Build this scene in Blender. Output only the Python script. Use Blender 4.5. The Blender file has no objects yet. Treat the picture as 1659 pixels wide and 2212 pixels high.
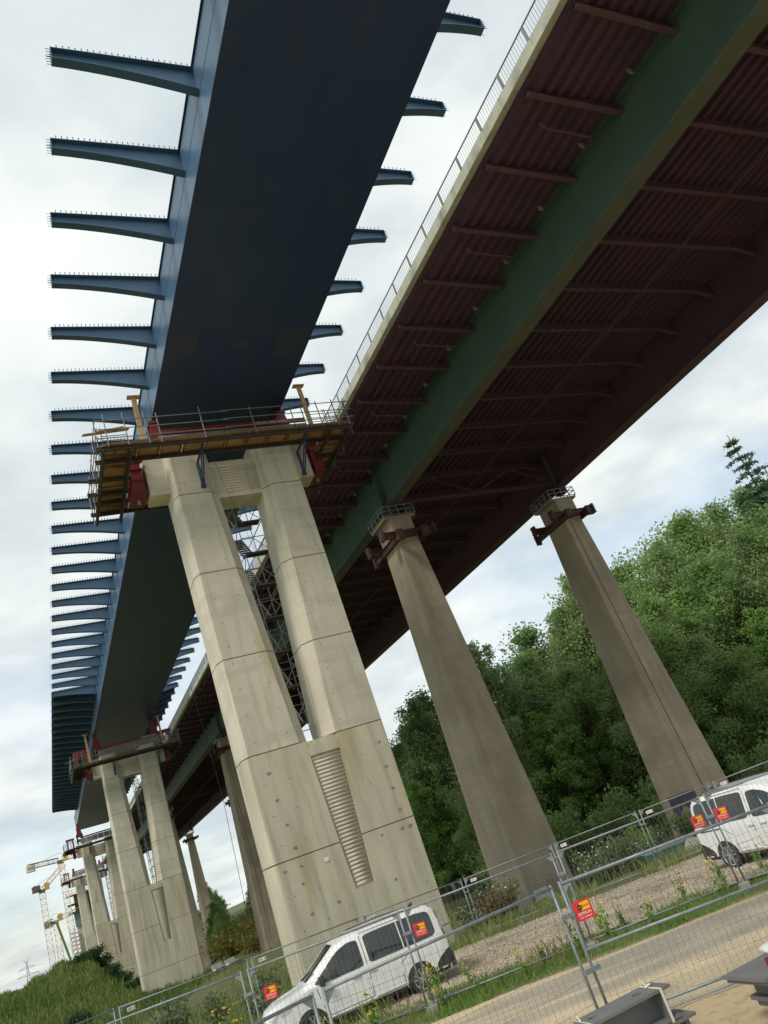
import bpy, math, random
import numpy as np
from mathutils import Matrix, Vector

random.seed(7)
rng = np.random.default_rng(11)
S = bpy.context.scene
COL = S.collection
PI = math.pi

# ------------------------------------------------------------------ camera
CAMZ = 3.3
cd = bpy.data.cameras.new('camera')
cam = bpy.data.objects.new('camera', cd)
COL.objects.link(cam)
RIGHT = (0.88158595, -0.34120335, -0.32616941)
UP = (0.13596301, -0.47815884, 0.86768553)
FWD = (0.452018, 0.80928635, 0.37514708)
cam.matrix_world = Matrix(((RIGHT[0], UP[0], -FWD[0], 0), (RIGHT[1], UP[1], -FWD[1], 0),
                           (RIGHT[2], UP[2], -FWD[2], CAMZ), (0, 0, 0, 1)))
cd.sensor_fit = 'VERTICAL'
cd.sensor_height = 36.0
cd.lens = 1685.0 / 2212.0 * 36.0
cd.clip_start = 0.1
cd.clip_end = 6000
S.camera = cam

# ------------------------------------------------------------------ light
SUN_EL, SUN_AZ = math.radians(50), math.radians(-118)      # azimuth from +Y, clockwise
sun_dir = Vector((math.sin(SUN_AZ) * math.cos(SUN_EL), math.cos(SUN_AZ) * math.cos(SUN_EL), math.sin(SUN_EL)))
sl = bpy.data.lights.new('sun', 'SUN')
sl.energy = 1.5
sl.angle = math.radians(14)
sl.color = (1.0, 0.94, 0.83)
so = bpy.data.objects.new('sun', sl)
so.rotation_euler = (-sun_dir).to_track_quat('-Z', 'Y').to_euler()
so.location = (-40, -40, 80)
COL.objects.link(so)

w = bpy.data.worlds.new('World')
S.world = w
w.use_nodes = True
nt = w.node_tree
nt.nodes.clear()
def N(t, **kw):
    n = nt.nodes.new(t)
    for k, v in kw.items():
        setattr(n, k, v)
    return n
out = N('ShaderNodeOutputWorld')
sky = N('ShaderNodeTexSky', sky_type='NISHITA')
sky.sun_disc = False
sky.sun_elevation = SUN_EL
sky.sun_rotation = SUN_AZ
sky.altitude = 20
sky.air_density = 1.0
sky.dust_density = 1.5
bg1 = N('ShaderNodeBackground')
bg1.inputs[1].default_value = 0.12
nt.links.new(sky.outputs[0], bg1.inputs[0])
tc = N('ShaderNodeTexCoord')
sep = N('ShaderNodeSeparateXYZ')
nt.links.new(tc.outputs['Generated'], sep.inputs[0])
zc = N('ShaderNodeMath', operation='MAXIMUM'); zc.inputs[1].default_value = 0.0
nt.links.new(sep.outputs[2], zc.inputs[0])
za = N('ShaderNodeMath', operation='ADD'); za.inputs[1].default_value = 0.22
nt.links.new(zc.outputs[0], za.inputs[0])
dx = N('ShaderNodeMath', operation='DIVIDE'); dy = N('ShaderNodeMath', operation='DIVIDE')
nt.links.new(sep.outputs[0], dx.inputs[0]); nt.links.new(za.outputs[0], dx.inputs[1])
nt.links.new(sep.outputs[1], dy.inputs[0]); nt.links.new(za.outputs[0], dy.inputs[1])
cmb = N('ShaderNodeCombineXYZ')
nt.links.new(dx.outputs[0], cmb.inputs[0]); nt.links.new(dy.outputs[0], cmb.inputs[1])
cn = N('ShaderNodeTexNoise'); cn.inputs['Scale'].default_value = 1.15; cn.inputs['Detail'].default_value = 7
cn.inputs['Roughness'].default_value = 0.52; cn.inputs['Distortion'].default_value = 0.5
mp1 = N('ShaderNodeMapping'); mp1.inputs['Location'].default_value = (7.4, 2.1, 0)
nt.links.new(cmb.outputs[0], mp1.inputs[0]); nt.links.new(mp1.outputs[0], cn.inputs['Vector'])
cn2 = N('ShaderNodeTexNoise'); cn2.inputs['Scale'].default_value = 3.1; cn2.inputs['Detail'].default_value = 6
mp2 = N('ShaderNodeMapping'); mp2.inputs['Location'].default_value = (3.7, 1.3, 0)
nt.links.new(cmb.outputs[0], mp2.inputs[0]); nt.links.new(mp2.outputs[0], cn2.inputs['Vector'])
cr = N('ShaderNodeValToRGB')
e = cr.color_ramp.elements
e[0].position = 0.30; e[0].color = (0.60, 0.68, 0.72, 1)
e[1].position = 0.72; e[1].color = (0.97, 1.0, 0.98, 1)
m = e.new(0.44); m.color = (0.72, 0.79, 0.805, 1)
m = e.new(0.56); m.color = (0.86, 0.915, 0.90, 1)
nt.links.new(cn2.outputs['Fac'], cr.inputs[0])
bg2 = N('ShaderNodeBackground'); bg2.inputs[1].default_value = 0.70
nt.links.new(cr.outputs[0], bg2.inputs[0])
cov = N('ShaderNodeValToRGB')                                # cloud cover: thin gaps of blue
cov.color_ramp.elements[0].position = 0.36; cov.color_ramp.elements[0].color = (0.58, 0.58, 0.58, 1)
cov.color_ramp.elements[1].position = 0.53; cov.color_ramp.elements[1].color = (1, 1, 1, 1)
nt.links.new(cn.outputs['Fac'], cov.inputs[0])
mx = N('ShaderNodeMixShader')
nt.links.new(cov.outputs[0], mx.inputs[0]); nt.links.new(bg1.outputs[0], mx.inputs[1]); nt.links.new(bg2.outputs[0], mx.inputs[2])
nt.links.new(mx.outputs[0], out.inputs[0])

S.view_settings.view_transform = 'Standard'
S.view_settings.look = 'None'
S.view_settings.exposure = 0.58
S.view_settings.gamma = 1.0
S.view_settings.use_curve_mapping = False
S.cycles.use_denoising = True
S.cycles.max_bounces = 6
S.cycles.diffuse_bounces = 4
S.cycles.transparent_max_bounces = 8

# ------------------------------------------------------------------ materials
MATS = {}
def mat(name, c1, c2=None, scale=4.0, rough=0.7, metal=0.0, bump=0.0, bscale=None, stretch=(1, 1, 1),
        layers=(), detail=5.0, spec=0.5, coat=0.0, lo=0.35, hi=0.65):
    """two-tone noise material in world space; layers = further (colour, scale, stretch, lo, hi, amount) overlays"""
    m = bpy.data.materials.new(name)
    m.use_nodes = True
    t = m.node_tree
    p = t.nodes['Principled BSDF']
    p.inputs['Roughness'].default_value = rough
    p.inputs['Metallic'].default_value = metal
    p.inputs['Specular IOR Level'].default_value = spec
    if coat:
        p.inputs['Coat Weight'].default_value = coat
        p.inputs['Coat Roughness'].default_value = 0.06
    g = t.nodes.new('ShaderNodeNewGeometry')
    def noise(sc, st, det=detail):
        mp = t.nodes.new('ShaderNodeMapping'); mp.inputs['Scale'].default_value = st
        t.links.new(g.outputs['Position'], mp.inputs[0])
        n = t.nodes.new('ShaderNodeTexNoise'); n.inputs['Scale'].default_value = sc
        n.inputs['Detail'].default_value = det
        t.links.new(mp.outputs[0], n.inputs['Vector'])
        return n.outputs['Fac']
    def ramp(fac, a, b, ca=(0, 0, 0, 1), cb=(1, 1, 1, 1)):
        r = t.nodes.new('ShaderNodeValToRGB')
        r.color_ramp.elements[0].position = a; r.color_ramp.elements[0].color = ca
        r.color_ramp.elements[1].position = b; r.color_ramp.elements[1].color = cb
        t.links.new(fac, r.inputs[0])
        return r.outputs[0]
    if c2 is None:
        p.inputs['Base Color'].default_value = (*c1, 1)
        cur = None
    else:
        cur = ramp(noise(scale, stretch), lo, hi, (*c1, 1), (*c2, 1))
    for (lc, lsc, lst, la, lb, amt) in layers:
        f = ramp(noise(lsc, lst), la, lb)
        mu = t.nodes.new('ShaderNodeMath'); mu.operation = 'MULTIPLY'; mu.inputs[1].default_value = amt
        t.links.new(f, mu.inputs[0])
        mi = t.nodes.new('ShaderNodeMix'); mi.data_type = 'RGBA'
        t.links.new(mu.outputs[0], mi.inputs[0])
        if cur is None:
            mi.inputs[6].default_value = (*c1, 1)
        else:
            t.links.new(cur, mi.inputs[6])
        mi.inputs[7].default_value = (*lc, 1)
        cur = mi.outputs[2]
    if cur is not None:
        t.links.new(cur, p.inputs['Base Color'])
    if bump:
        b = t.nodes.new('ShaderNodeBump'); b.inputs['Strength'].default_value = bump
        b.inputs['Distance'].default_value = 0.02
        t.links.new(noise(bscale or scale * 6, stretch), b.inputs['Height'])
        t.links.new(b.outputs[0], p.inputs['Normal'])
    MATS[name] = m
    return m

mat('new_concrete', (0.53, 0.490, 0.378), (0.63, 0.585, 0.462), 0.9, 0.85, bump=0.12, bscale=9, stretch=(1, 1, 0.35),
    layers=(((0.36, 0.345, 0.29), 2.6, (1, 1, 0.09), 0.52, 0.68, 0.5),
            ((0.41, 0.385, 0.315), 0.23, (1, 1, 6.0), 0.54, 0.60, 0.35),
            ((0.45, 0.32, 0.13), 1.1, (1, 1, 0.16), 0.62, 0.72, 0.55),
            ((0.62, 0.60, 0.52), 5.0, (1, 1, 0.05), 0.58, 0.70, 0.5),
            ((0.24, 0.22, 0.18), 11.0, (1, 1, 0.6), 0.66, 0.74, 0.45)))
mat('new_concrete_dirty', (0.485, 0.445, 0.33), (0.595, 0.55, 0.415), 0.8, 0.88, bump=0.15, bscale=10, stretch=(1, 1, 0.3),
    layers=(((0.30, 0.28, 0.22), 2.2, (1, 1, 0.08), 0.49, 0.66, 0.55),
            ((0.40, 0.30, 0.13), 0.9, (1, 1, 0.2), 0.58, 0.72, 0.5),
            ((0.56, 0.54, 0.46), 5.0, (1, 1, 0.05), 0.58, 0.70, 0.55),
            ((0.20, 0.18, 0.14), 13.0, (1, 1, 0.7), 0.62, 0.72, 0.5)))
mat('old_concrete', (0.345, 0.282, 0.200), (0.430, 0.360, 0.262), 0.7, 0.92, bump=0.2, bscale=7, stretch=(1, 1, 0.5),
    layers=(((0.24, 0.20, 0.15), 1.9, (1, 1, 0.1), 0.5, 0.7, 0.45),
            ((0.36, 0.32, 0.24), 3.8, (1, 1, 0.12), 0.58, 0.7, 0.35),
            ((0.26, 0.215, 0.16), 0.35, (0.6, 0.6, 1.6), 0.5, 0.7, 0.45), ((0.29, 0.24, 0.18), 1.2, (0.4, 0.4, 7.0), 0.52, 0.62, 0.35)))
mat('fascia_concrete', (0.50, 0.50, 0.40), (0.60, 0.60, 0.50), 1.2, 0.9, bump=0.15,
    layers=(((0.30, 0.33, 0.19), 2.4, (1, 0.5, 0.3), 0.52, 0.68, 0.6), ((0.24, 0.23, 0.19), 3.5, (1, 1.6, 0.08), 0.57, 0.7, 0.5)))
mat('blue_steel', (0.048, 0.112, 0.194), (0.060, 0.130, 0.220), 0.45, 0.42, bump=0.02, bscale=1.2,
    layers=(((0.044, 0.098, 0.168), 3.0, (1, 0.3, 0.3), 0.55, 0.7, 0.5),))
mat('blue_soffit_shaded', (0.019, 0.045, 0.128), (0.026, 0.054, 0.142), 0.35, 0.45,  # same blue paint as the webs, underside shade put into the colour
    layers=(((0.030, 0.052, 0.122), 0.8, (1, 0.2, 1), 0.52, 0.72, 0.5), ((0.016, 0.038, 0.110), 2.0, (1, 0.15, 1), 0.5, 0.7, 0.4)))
mat('primer', (0.038, 0.056, 0.108), (0.050, 0.066, 0.116), 2.0, 0.6)
mat('weld_line', (0.016, 0.038, 0.105), (0.027, 0.052, 0.13), 3.0, 0.7)
mat('dark_edge', (0.02, 0.026, 0.034), rough=0.6)
mat('deck_sheet', (0.045, 0.058, 0.078), (0.06, 0.075, 0.098), 1.0, 0.6)
mat('red_soffit', (0.094, 0.046, 0.080), (0.118, 0.056, 0.090), 0.8, 0.7,
    layers=(((0.076, 0.050, 0.080), 1.3, (1, 0.3, 1), 0.5, 0.7, 0.6), ((0.128, 0.064, 0.074), 2.7, (1, 0.4, 1), 0.6, 0.72, 0.4)))
mat('red_flange', (0.122, 0.060, 0.086), (0.148, 0.076, 0.096), 1.5, 0.7, layers=(((0.09, 0.062, 0.058), 2.5, (1, 1, 1), 0.5, 0.7, 0.5),))
mat('green_steel', (0.066, 0.122, 0.092), (0.082, 0.144, 0.108), 0.5, 0.55, bump=0.03, bscale=0.9,
    layers=(((0.07, 0.12, 0.085), 1.6, (1, 0.25, 0.5), 0.5, 0.72, 0.6),))
mat('green_flange', (0.105, 0.115, 0.088), (0.135, 0.135, 0.102), 0.9, 0.7, layers=(((0.10, 0.13, 0.09), 1.9, (1, 0.3, 1), 0.5, 0.7, 0.6),))
mat('galvanised', (0.20, 0.235, 0.25), (0.27, 0.305, 0.32), 9.0, 0.5, metal=0.25, layers=(((0.15, 0.165, 0.17), 22, (1, 1, 1), 0.5, 0.7, 0.5),))
mat('fence_wire', (0.13, 0.135, 0.135), (0.19, 0.195, 0.19), 5.0, 0.55, metal=0.2)
mat('scaffold_tube', (0.17, 0.18, 0.185), (0.25, 0.26, 0.26), 6.0, 0.55, metal=0.25, layers=(((0.22, 0.16, 0.12), 4, (1, 1, 1), 0.55, 0.7, 0.5),))
mat('rail_grey', (0.20, 0.22, 0.22), (0.28, 0.29, 0.29), 4.0, 0.5, metal=0.3)
mat('red_steel', (0.165, 0.020, 0.028), (0.225, 0.030, 0.036), 2.0, 0.5, layers=(((0.14, 0.03, 0.03), 4, (1, 1, 0.4), 0.52, 0.7, 0.6),))
mat('rust_steel', (0.070, 0.032, 0.030), (0.115, 0.048, 0.040), 3.0, 0.75, layers=(((0.030, 0.024, 0.027), 2, (1, 1, 1), 0.48, 0.65, 0.7),))
mat('dark_beam', (0.045, 0.033, 0.028), (0.075, 0.055, 0.045), 3.0, 0.75)
mat('ply', (0.36, 0.205, 0.085), (0.48, 0.295, 0.135), 1.2, 0.7, stretch=(1, 1, 1), layers=(((0.24, 0.125, 0.05), 2.5, (0.3, 2, 1), 0.48, 0.66, 0.6),))
mat('ply_frame', (0.15, 0.085, 0.040), (0.21, 0.125, 0.06), 3.0, 0.75)
mat('timber', (0.45, 0.29, 0.13), (0.58, 0.40, 0.20), 5.0, 0.7, stretch=(1, 1, 0.2), layers=(((0.33, 0.19, 0.08), 9, (1, 1, 0.1), 0.55, 0.68, 0.6),))
mat('blue_paint', (0.02, 0.045, 0.13), (0.03, 0.06, 0.16), 3.0, 0.45)
mat('grey_sheet', (0.21, 0.205, 0.19), (0.29, 0.28, 0.26), 2.0, 0.6)
mat('white_paint', (0.78, 0.78, 0.76), rough=0.5)
mat('sign_red', (0.62, 0.022, 0.028), (0.68, 0.03, 0.035), 6.0, 0.45)
mat('sign_yellow', (0.85, 0.42, 0.02), rough=0.45)
mat('sign_black', (0.015, 0.015, 0.015), rough=0.5)
mat('sign_orange', (0.75, 0.16, 0.05), rough=0.5)
mat('car_white', (0.75, 0.755, 0.745), (0.79, 0.795, 0.785), 0.6, 0.28, spec=0.5, coat=0.6,
    layers=(((0.55, 0.50, 0.41), 1.8, (1, 1, 2), 0.55, 0.75, 0.4),))
mat('car_glass', (0.012, 0.016, 0.017), (0.03, 0.036, 0.035), 1.4, 0.05, spec=0.7)
mat('car_trim', (0.028, 0.029, 0.031), (0.04, 0.041, 0.043), 8.0, 0.6)
mat('panel_gap', (0.16, 0.16, 0.155), rough=0.8)
mat('tyre', (0.02, 0.02, 0.02), (0.035, 0.033, 0.03), 9.0, 0.85)
mat('rim', (0.42, 0.43, 0.44), (0.52, 0.53, 0.54), 5.0, 0.35, metal=0.6)
mat('tail_red', (0.05, 0.008, 0.009), rough=0.2)
mat('lamp_clear', (0.5, 0.52, 0.53), rough=0.12)
mat('seat_grey', (0.055, 0.065, 0.06), (0.085, 0.095, 0.09), 3, 0.5)
mat('beam_grey', (0.135, 0.135, 0.138), (0.165, 0.165, 0.168), 2.5, 0.55, layers=(((0.21, 0.20, 0.185), 5, (1, 1, 1), 0.6, 0.74, 0.5),))
mat('strap', (0.66, 0.64, 0.50), rough=0.6)
mat('bag_white', (0.50, 0.50, 0.48), (0.62, 0.62, 0.60), 7, 0.85, bump=0.4)
mat('foot_concrete', (0.25, 0.24, 0.21), (0.33, 0.31, 0.27), 6, 0.9, bump=0.3)
mat('tape', (0.17, 0.18, 0.19), (0.26, 0.27, 0.275), 9, 0.5)
mat('hole_dark', (0.03, 0.028, 0.025), rough=0.9)
mat('joint_dark', (0.13, 0.11, 0.075), rough=0.95)
mat('cloth_navy', (0.016, 0.018, 0.032), (0.028, 0.03, 0.048), 5, 0.9)
mat('tarp', (0.38, 0.35, 0.30), (0.50, 0.46, 0.40), 1.6, 0.85, bump=0.3, layers=(((0.27, 0.24, 0.2), 3.1, (1, 1, 1), 0.5, 0.66, 0.6),))
mat('teal_paint', (0.10, 0.21, 0.22), (0.16, 0.27, 0.27), 2.5, 0.65, layers=(((0.10, 0.08, 0.06), 4, (1, 1, 1), 0.58, 0.72, 0.6),))
mat('crane_white', (0.66, 0.58, 0.45), (0.74, 0.66, 0.52), 2, 0.6, layers=(((0.55, 0.30, 0.14), 1.2, (1, 1, 1), 0.55, 0.7, 0.6),))
mat('crane_dark', (0.10, 0.10, 0.10), (0.55, 0.36, 0.08), 0.35, 0.6, lo=.5, hi=.56)
mat('crane_yellow', (0.75, 0.44, 0.03), rough=0.5)
mat('crane_green', (0.14, 0.19, 0.05), rough=0.5)
mat('crane_peach', (0.72, 0.50, 0.36), rough=0.6)
mat('pylon_steel', (0.34, 0.37, 0.39), rough=0.6)
mat('form_orange', (0.50, 0.20, 0.04), (0.6, 0.28, 0.07), 1.0, 0.7)
mat('form_teal', (0.16, 0.24, 0.26), rough=0.7)
mat('bark', (0.075, 0.058, 0.042), (0.12, 0.095, 0.07), 5, 0.95, stretch=(1, 1, 0.2))
mat('birch_bark', (0.42, 0.40, 0.36), (0.55, 0.53, 0.49), 3, 0.9, stretch=(1, 1, 2.5), layers=(((0.05, 0.045, 0.04), 4, (0.6, 0.6, 3), 0.6, 0.68, 0.9),))
mat('paper', (0.70, 0.71, 0.70), rough=0.7)

def leafmat(name, c1, c2, scale=0.6, trans=0.35, rough=0.55):
    m = bpy.data.materials.new(name); m.use_nodes = True
    t = m.node_tree; t.nodes.clear()
    o = t.nodes.new('ShaderNodeOutputMaterial')
    g = t.nodes.new('ShaderNodeNewGeometry')
    oi = t.nodes.new('ShaderNodeObjectInfo')
    n = t.nodes.new('ShaderNodeTexNoise'); n.inputs['Scale'].default_value = scale; n.inputs['Detail'].default_value = 4
    t.links.new(g.outputs['Position'], n.inputs['Vector'])
    n2 = t.nodes.new('ShaderNodeTexNoise'); n2.inputs['Scale'].default_value = scale * 14; n2.inputs['Detail'].default_value = 1
    t.links.new(g.outputs['Position'], n2.inputs['Vector'])
    ad = t.nodes.new('ShaderNodeMath'); ad.operation = 'MULTIPLY_ADD'; ad.inputs[1].default_value = 0.6
    t.links.new(n2.outputs['Fac'], ad.inputs[0])
    m2 = t.nodes.new('ShaderNodeMath'); m2.operation = 'MULTIPLY_ADD'; m2.inputs[1].default_value = 0.25
    t.links.new(oi.outputs['Random'], m2.inputs[0]); t.links.new(n.outputs['Fac'], m2.inputs[2])
    t.links.new(m2.outputs[0], ad.inputs[2])
    r = t.nodes.new('ShaderNodeValToRGB')
    r.color_ramp.elements[0].position = 0.62; r.color_ramp.elements[0].color = (*c1, 1)
    r.color_ramp.elements[1].position = 1.25 if False else 1.0; r.color_ramp.elements[1].color = (*c2, 1)
    t.links.new(ad.outputs[0], r.inputs[0])
    d = t.nodes.new('ShaderNodeBsdfDiffuse'); tr = t.nodes.new('ShaderNodeBsdfTranslucent')
    gl = t.nodes.new('ShaderNodeBsdfGlossy'); gl.inputs['Roughness'].default_value = rough
    gl.inputs['Color'].default_value = (0.5, 0.55, 0.5, 1)
    mx = t.nodes.new('ShaderNodeMixShader'); mx.inputs[0].default_value = trans
    mg = t.nodes.new('ShaderNodeMixShader'); mg.inputs[0].default_value = 0.04
    t.links.new(r.outputs[0], d.inputs[0]); t.links.new(r.outputs[0], tr.inputs[0])
    t.links.new(d.outputs[0], mx.inputs[1]); t.links.new(tr.outputs[0], mx.inputs[2])
    t.links.new(mx.outputs[0], mg.inputs[1]); t.links.new(gl.outputs[0], mg.inputs[2])
    t.links.new(mg.outputs[0], o.inputs[0])
    MATS[name] = m
leafmat('leaf_birch', (0.145, 0.230, 0.080), (0.310, 0.415, 0.170), 0.5, trans=0.42)
leafmat('leaf_broad', (0.125, 0.215, 0.070), (0.270, 0.390, 0.130), 0.35, trans=0.45)
leafmat('leaf_bright', (0.105, 0.215, 0.040), (0.235, 0.385, 0.095), 0.5, trans=0.42)
leafmat('leaf_conifer', (0.040, 0.088, 0.048), (0.095, 0.165, 0.082), 0.6, trans=0.2)
leafmat('leaf_far', (0.035, 0.070, 0.028), (0.085, 0.130, 0.048), 0.15)
leafmat('grass', (0.100, 0.175, 0.032), (0.260, 0.310, 0.085), 0.7, trans=0.3)
leafmat('grass_verge', (0.090, 0.190, 0.028), (0.200, 0.320, 0.066), 0.9, trans=0.3)
leafmat('grass_dry', (0.150, 0.140, 0.045), (0.280, 0.230, 0.090), 0.7, trans=0.3)
leafmat('grass_mound', (0.075, 0.150, 0.028), (0.200, 0.258, 0.070), 0.14, trans=0.3)
leafmat('leaf_mound_dark', (0.022, 0.062, 0.024), (0.045, 0.105, 0.035), 0.3)
leafmat('weed', (0.080, 0.135, 0.045), (0.200, 0.235, 0.095), 0.8)
leafmat('bramble', (0.110, 0.075, 0.028), (0.210, 0.130, 0.050), 0.7)
leafmat('bank_leaf', (0.110, 0.125, 0.022), (0.240, 0.215, 0.050), 0.25)
mat('flower_yellow', (0.75, 0.52, 0.02), rough=0.7)
mat('flower_white', (0.72, 0.73, 0.66), rough=0.7)

# ------------------------------------------------------------------ mesh helpers
class MB:
    def __init__(s):
        s.v = []; s.f = []
    def add(s, vs, fs):
        b = len(s.v)
        s.v.extend([tuple(p) for p in vs]); s.f.extend([tuple(i + b for i in q) for q in fs])
        return s
    def hexa(s, p):      # p0-3 bottom ring, p4-7 top ring
        return s.add(p, [(3, 2, 1, 0), (4, 5, 6, 7), (0, 1, 5, 4), (1, 2, 6, 5), (2, 3, 7, 6), (3, 0, 4, 7)])
    def box(s, x0, x1, y0, y1, z0, z1):
        return s.hexa([(x0, y0, z0), (x1, y0, z0), (x1, y1, z0), (x0, y1, z0), (x0, y0, z1), (x1, y0, z1), (x1, y1, z1), (x0, y1, z1)])
    def beam(s, a, b, w, h, up=(0, 0, 1)):
        a = Vector(a); b = Vector(b); d = (b - a).normalized(); u = Vector(up)
        if abs(d.dot(u)) > 0.98: u = Vector((0, 1, 0))
        x = d.cross(u).normalized() * (w / 2); y = x.cross(d).normalized() * (h / 2)
        return s.hexa([a - x - y, b - x - y, b + x - y, a + x - y, a - x + y, b - x + y, b + x + y, a + x + y])
    def tube(s, a, b, r, n=6, r2=None, cap=True):
        a = Vector(a); b = Vector(b); d = (b - a).normalized()
        u = Vector((0, 0, 1)) if abs(d.z) < 0.95 else Vector((1, 0, 0))
        x = d.cross(u).normalized(); y = x.cross(d)
        r2 = r if r2 is None else r2
        vs = [a + (x * math.cos(2 * PI * i / n) + y * math.sin(2 * PI * i / n)) * r for i in range(n)]
        vs += [b + (x * math.cos(2 * PI * i / n) + y * math.sin(2 * PI * i / n)) * r2 for i in range(n)]
        fs = [(i, (i + 1) % n, n + (i + 1) % n, n + i) for i in range(n)]
        if cap: fs += [tuple(range(n))[::-1], tuple(range(n, 2 * n))]
        return s.add(vs, fs)
    def path(s, pts, r, n=6):
        for a, b in zip(pts[:-1], pts[1:]): s.tube(a, b, r, n)
        return s
    def loft(s, rings, cap=True):
        n = len(rings[0]); vs = [p for r in rings for p in r]; fs = []
        for k in range(len(rings) - 1):
            for i in range(n):
                j = (i + 1) % n
                fs.append((k * n + i, k * n + j, (k + 1) * n + j, (k + 1) * n + i))
        if cap: fs += [tuple(range(n))[::-1], tuple(range((len(rings) - 1) * n, len(rings) * n))]
        return s.add(vs, fs)
    def ibeam(s, a, b, w, h, tf=0.03, tw=0.025, up=(0, 0, 1)):
        a = Vector(a); b = Vector(b); d = (b - a).normalized(); u = Vector(up)
        x = d.cross(u).normalized(); y = x.cross(d).normalized()
        for o in (-1, 1):
            s.beam(a + y * o * (h / 2 - tf / 2), b + y * o * (h / 2 - tf / 2), w, tf, up)
        s.beam(a, b, tw, h - 2 * tf, up)
        return s
    def build(s, name, material, parent=None, off=(0, 0, 0), smooth=False, kind=None, label=None, fix=False):
        me = bpy.data.meshes.new(name)
        if any(off): s.v = [(p[0] - off[0], p[1] - off[1], p[2] - off[2]) for p in s.v]
        me.from_pydata(s.v, [], s.f)
        if fix:
            import bmesh
            bm = bmesh.new(); bm.from_mesh(me); bmesh.ops.recalc_face_normals(bm, faces=bm.faces); bm.to_mesh(me); bm.free()
        me.materials.append(MATS[material])
        if smooth:
            me.polygons.foreach_set('use_smooth', [True] * len(me.polygons))
        return link(name, me, parent, kind, label)

def link(name, me, parent=None, kind=None, label=None, loc=None):
    o = bpy.data.objects.new(name, me); COL.objects.link(o)
    if parent is not None: o.parent = parent
    if kind: o['kind'] = kind
    if label: o['label'] = label
    if loc is not None: o.location = loc
    return o
def tag(o, label, cat, group=None, kind=None):
    if label: o['label'] = label
    if cat: o['category'] = cat
    if group: o['group'] = group
    if kind: o['kind'] = kind
    return o
def thing(name, label, cat, loc=(0, 0, 0), rotz=0.0, group=None):
    o = bpy.data.objects.new(name, None); COL.objects.link(o)
    o.empty_display_size = 0.2
    o.location = loc; o.rotation_euler = (0, 0, rotz)
    return tag(o, label, cat, group)
def copy_tree(o, parent=None):
    c = o.copy(); COL.objects.link(c)
    if parent is not None: c.parent = parent
    for ch in list(o.children): copy_tree(ch, c)
    return c
def npmesh(name, V, F, material):
    """V (n,3) array, F (m,k) int array"""
    me = bpy.data.meshes.new(name)
    k = F.shape[1]
    me.vertices.add(len(V)); me.vertices.foreach_set('co', np.asarray(V, np.float32).ravel())
    me.loops.add(F.size); me.loops.foreach_set('vertex_index', F.astype(np.int32).ravel())
    me.polygons.add(len(F)); me.polygons.foreach_set('loop_start', np.arange(0, F.size, k, dtype=np.int32))
    me.update(calc_edges=True)
    me.materials.append(MATS[material])
    return me
def text(name, body, size, material, parent, loc, rot, extrude=0.001, align='CENTER'):
    c = bpy.data.curves.new(name, 'FONT'); c.body = body; c.size = size; c.extrude = extrude
    c.align_x = align; c.align_y = 'CENTER'; c.resolution_u = 2
    c.materials.append(MATS[material])
    t_ = bpy.data.objects.new(name, c); COL.objects.link(t_)
    me = bpy.data.meshes.new_from_object(t_.evaluated_get(bpy.context.evaluated_depsgraph_get()))
    bpy.data.objects.remove(t_); me.name = name
    o = bpy.data.objects.new(name, me); COL.objects.link(o); o.parent = parent
    o.location = loc; o.rotation_euler = rot
    return o
ONES = ['', 'first', 'second', 'third', 'fourth', 'fifth', 'sixth', 'seventh', 'eighth', 'ninth', 'tenth', 'eleventh', 'twelfth', 'thirteenth', 'fourteenth', 'fifteenth', 'sixteenth', 'seventeenth', 'eighteenth', 'nineteenth', 'twentieth']
def nth(k):
    if k <= 20: return ONES[k]
    return {2: 'twenty', 3: 'thirty', 4: 'forty'}[k // 10] + ('-' + ONES[k % 10] if k % 10 else 'th') if k % 10 else {2: 'twentieth', 3: 'thirtieth', 4: 'fortieth'}[k // 10]
def sstep(a, b, x):
    t = np.clip((np.asarray(x, float) - a) / (b - a), 0, 1)
    return t * t * (3 - 2 * t)
# ------------------------------------------------------------------ terrain
NX, NY = 0.416, 0.909            # unit normal of the site road
def st(x, y): return x * NX + y * NY, x * NY - y * NX
def xy(s, t): return s * NX + t * NY, s * NY - t * NX
def ground_z(x, y):
    x = np.asarray(x, float); y = np.asarray(y, float)
    s = x * NX + y * NY
    z = np.interp(s, [-500, 21.5, 25, 30, 37, 49, 60, 100, 170, 260, 600, 2000],
                  [0, 0, -0.1, -0.45, -1.0, -2.5, -2.75, -2.8, -5.2, -7.5, -4, -4])
    ridge = np.exp(-((y - 140) / 24.0) ** 2) * (1 - sstep(4.2, 11.5, x)) * (0.9 + 0.10 * np.sin(x * 0.45 + 1) + 0.04 * np.sin(x * 1.7))
    z = z + ridge * 7.4
    bank = sstep(27, 44, x) * sstep(120, 190, y) * (1 - sstep(420, 600, y))
    z = z + bank * 6.5
    hill = sstep(46, 90, x) * sstep(30, 70, y) * 3.0
    return z + hill
def gz(x, y): return float(ground_z(x, y))

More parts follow.
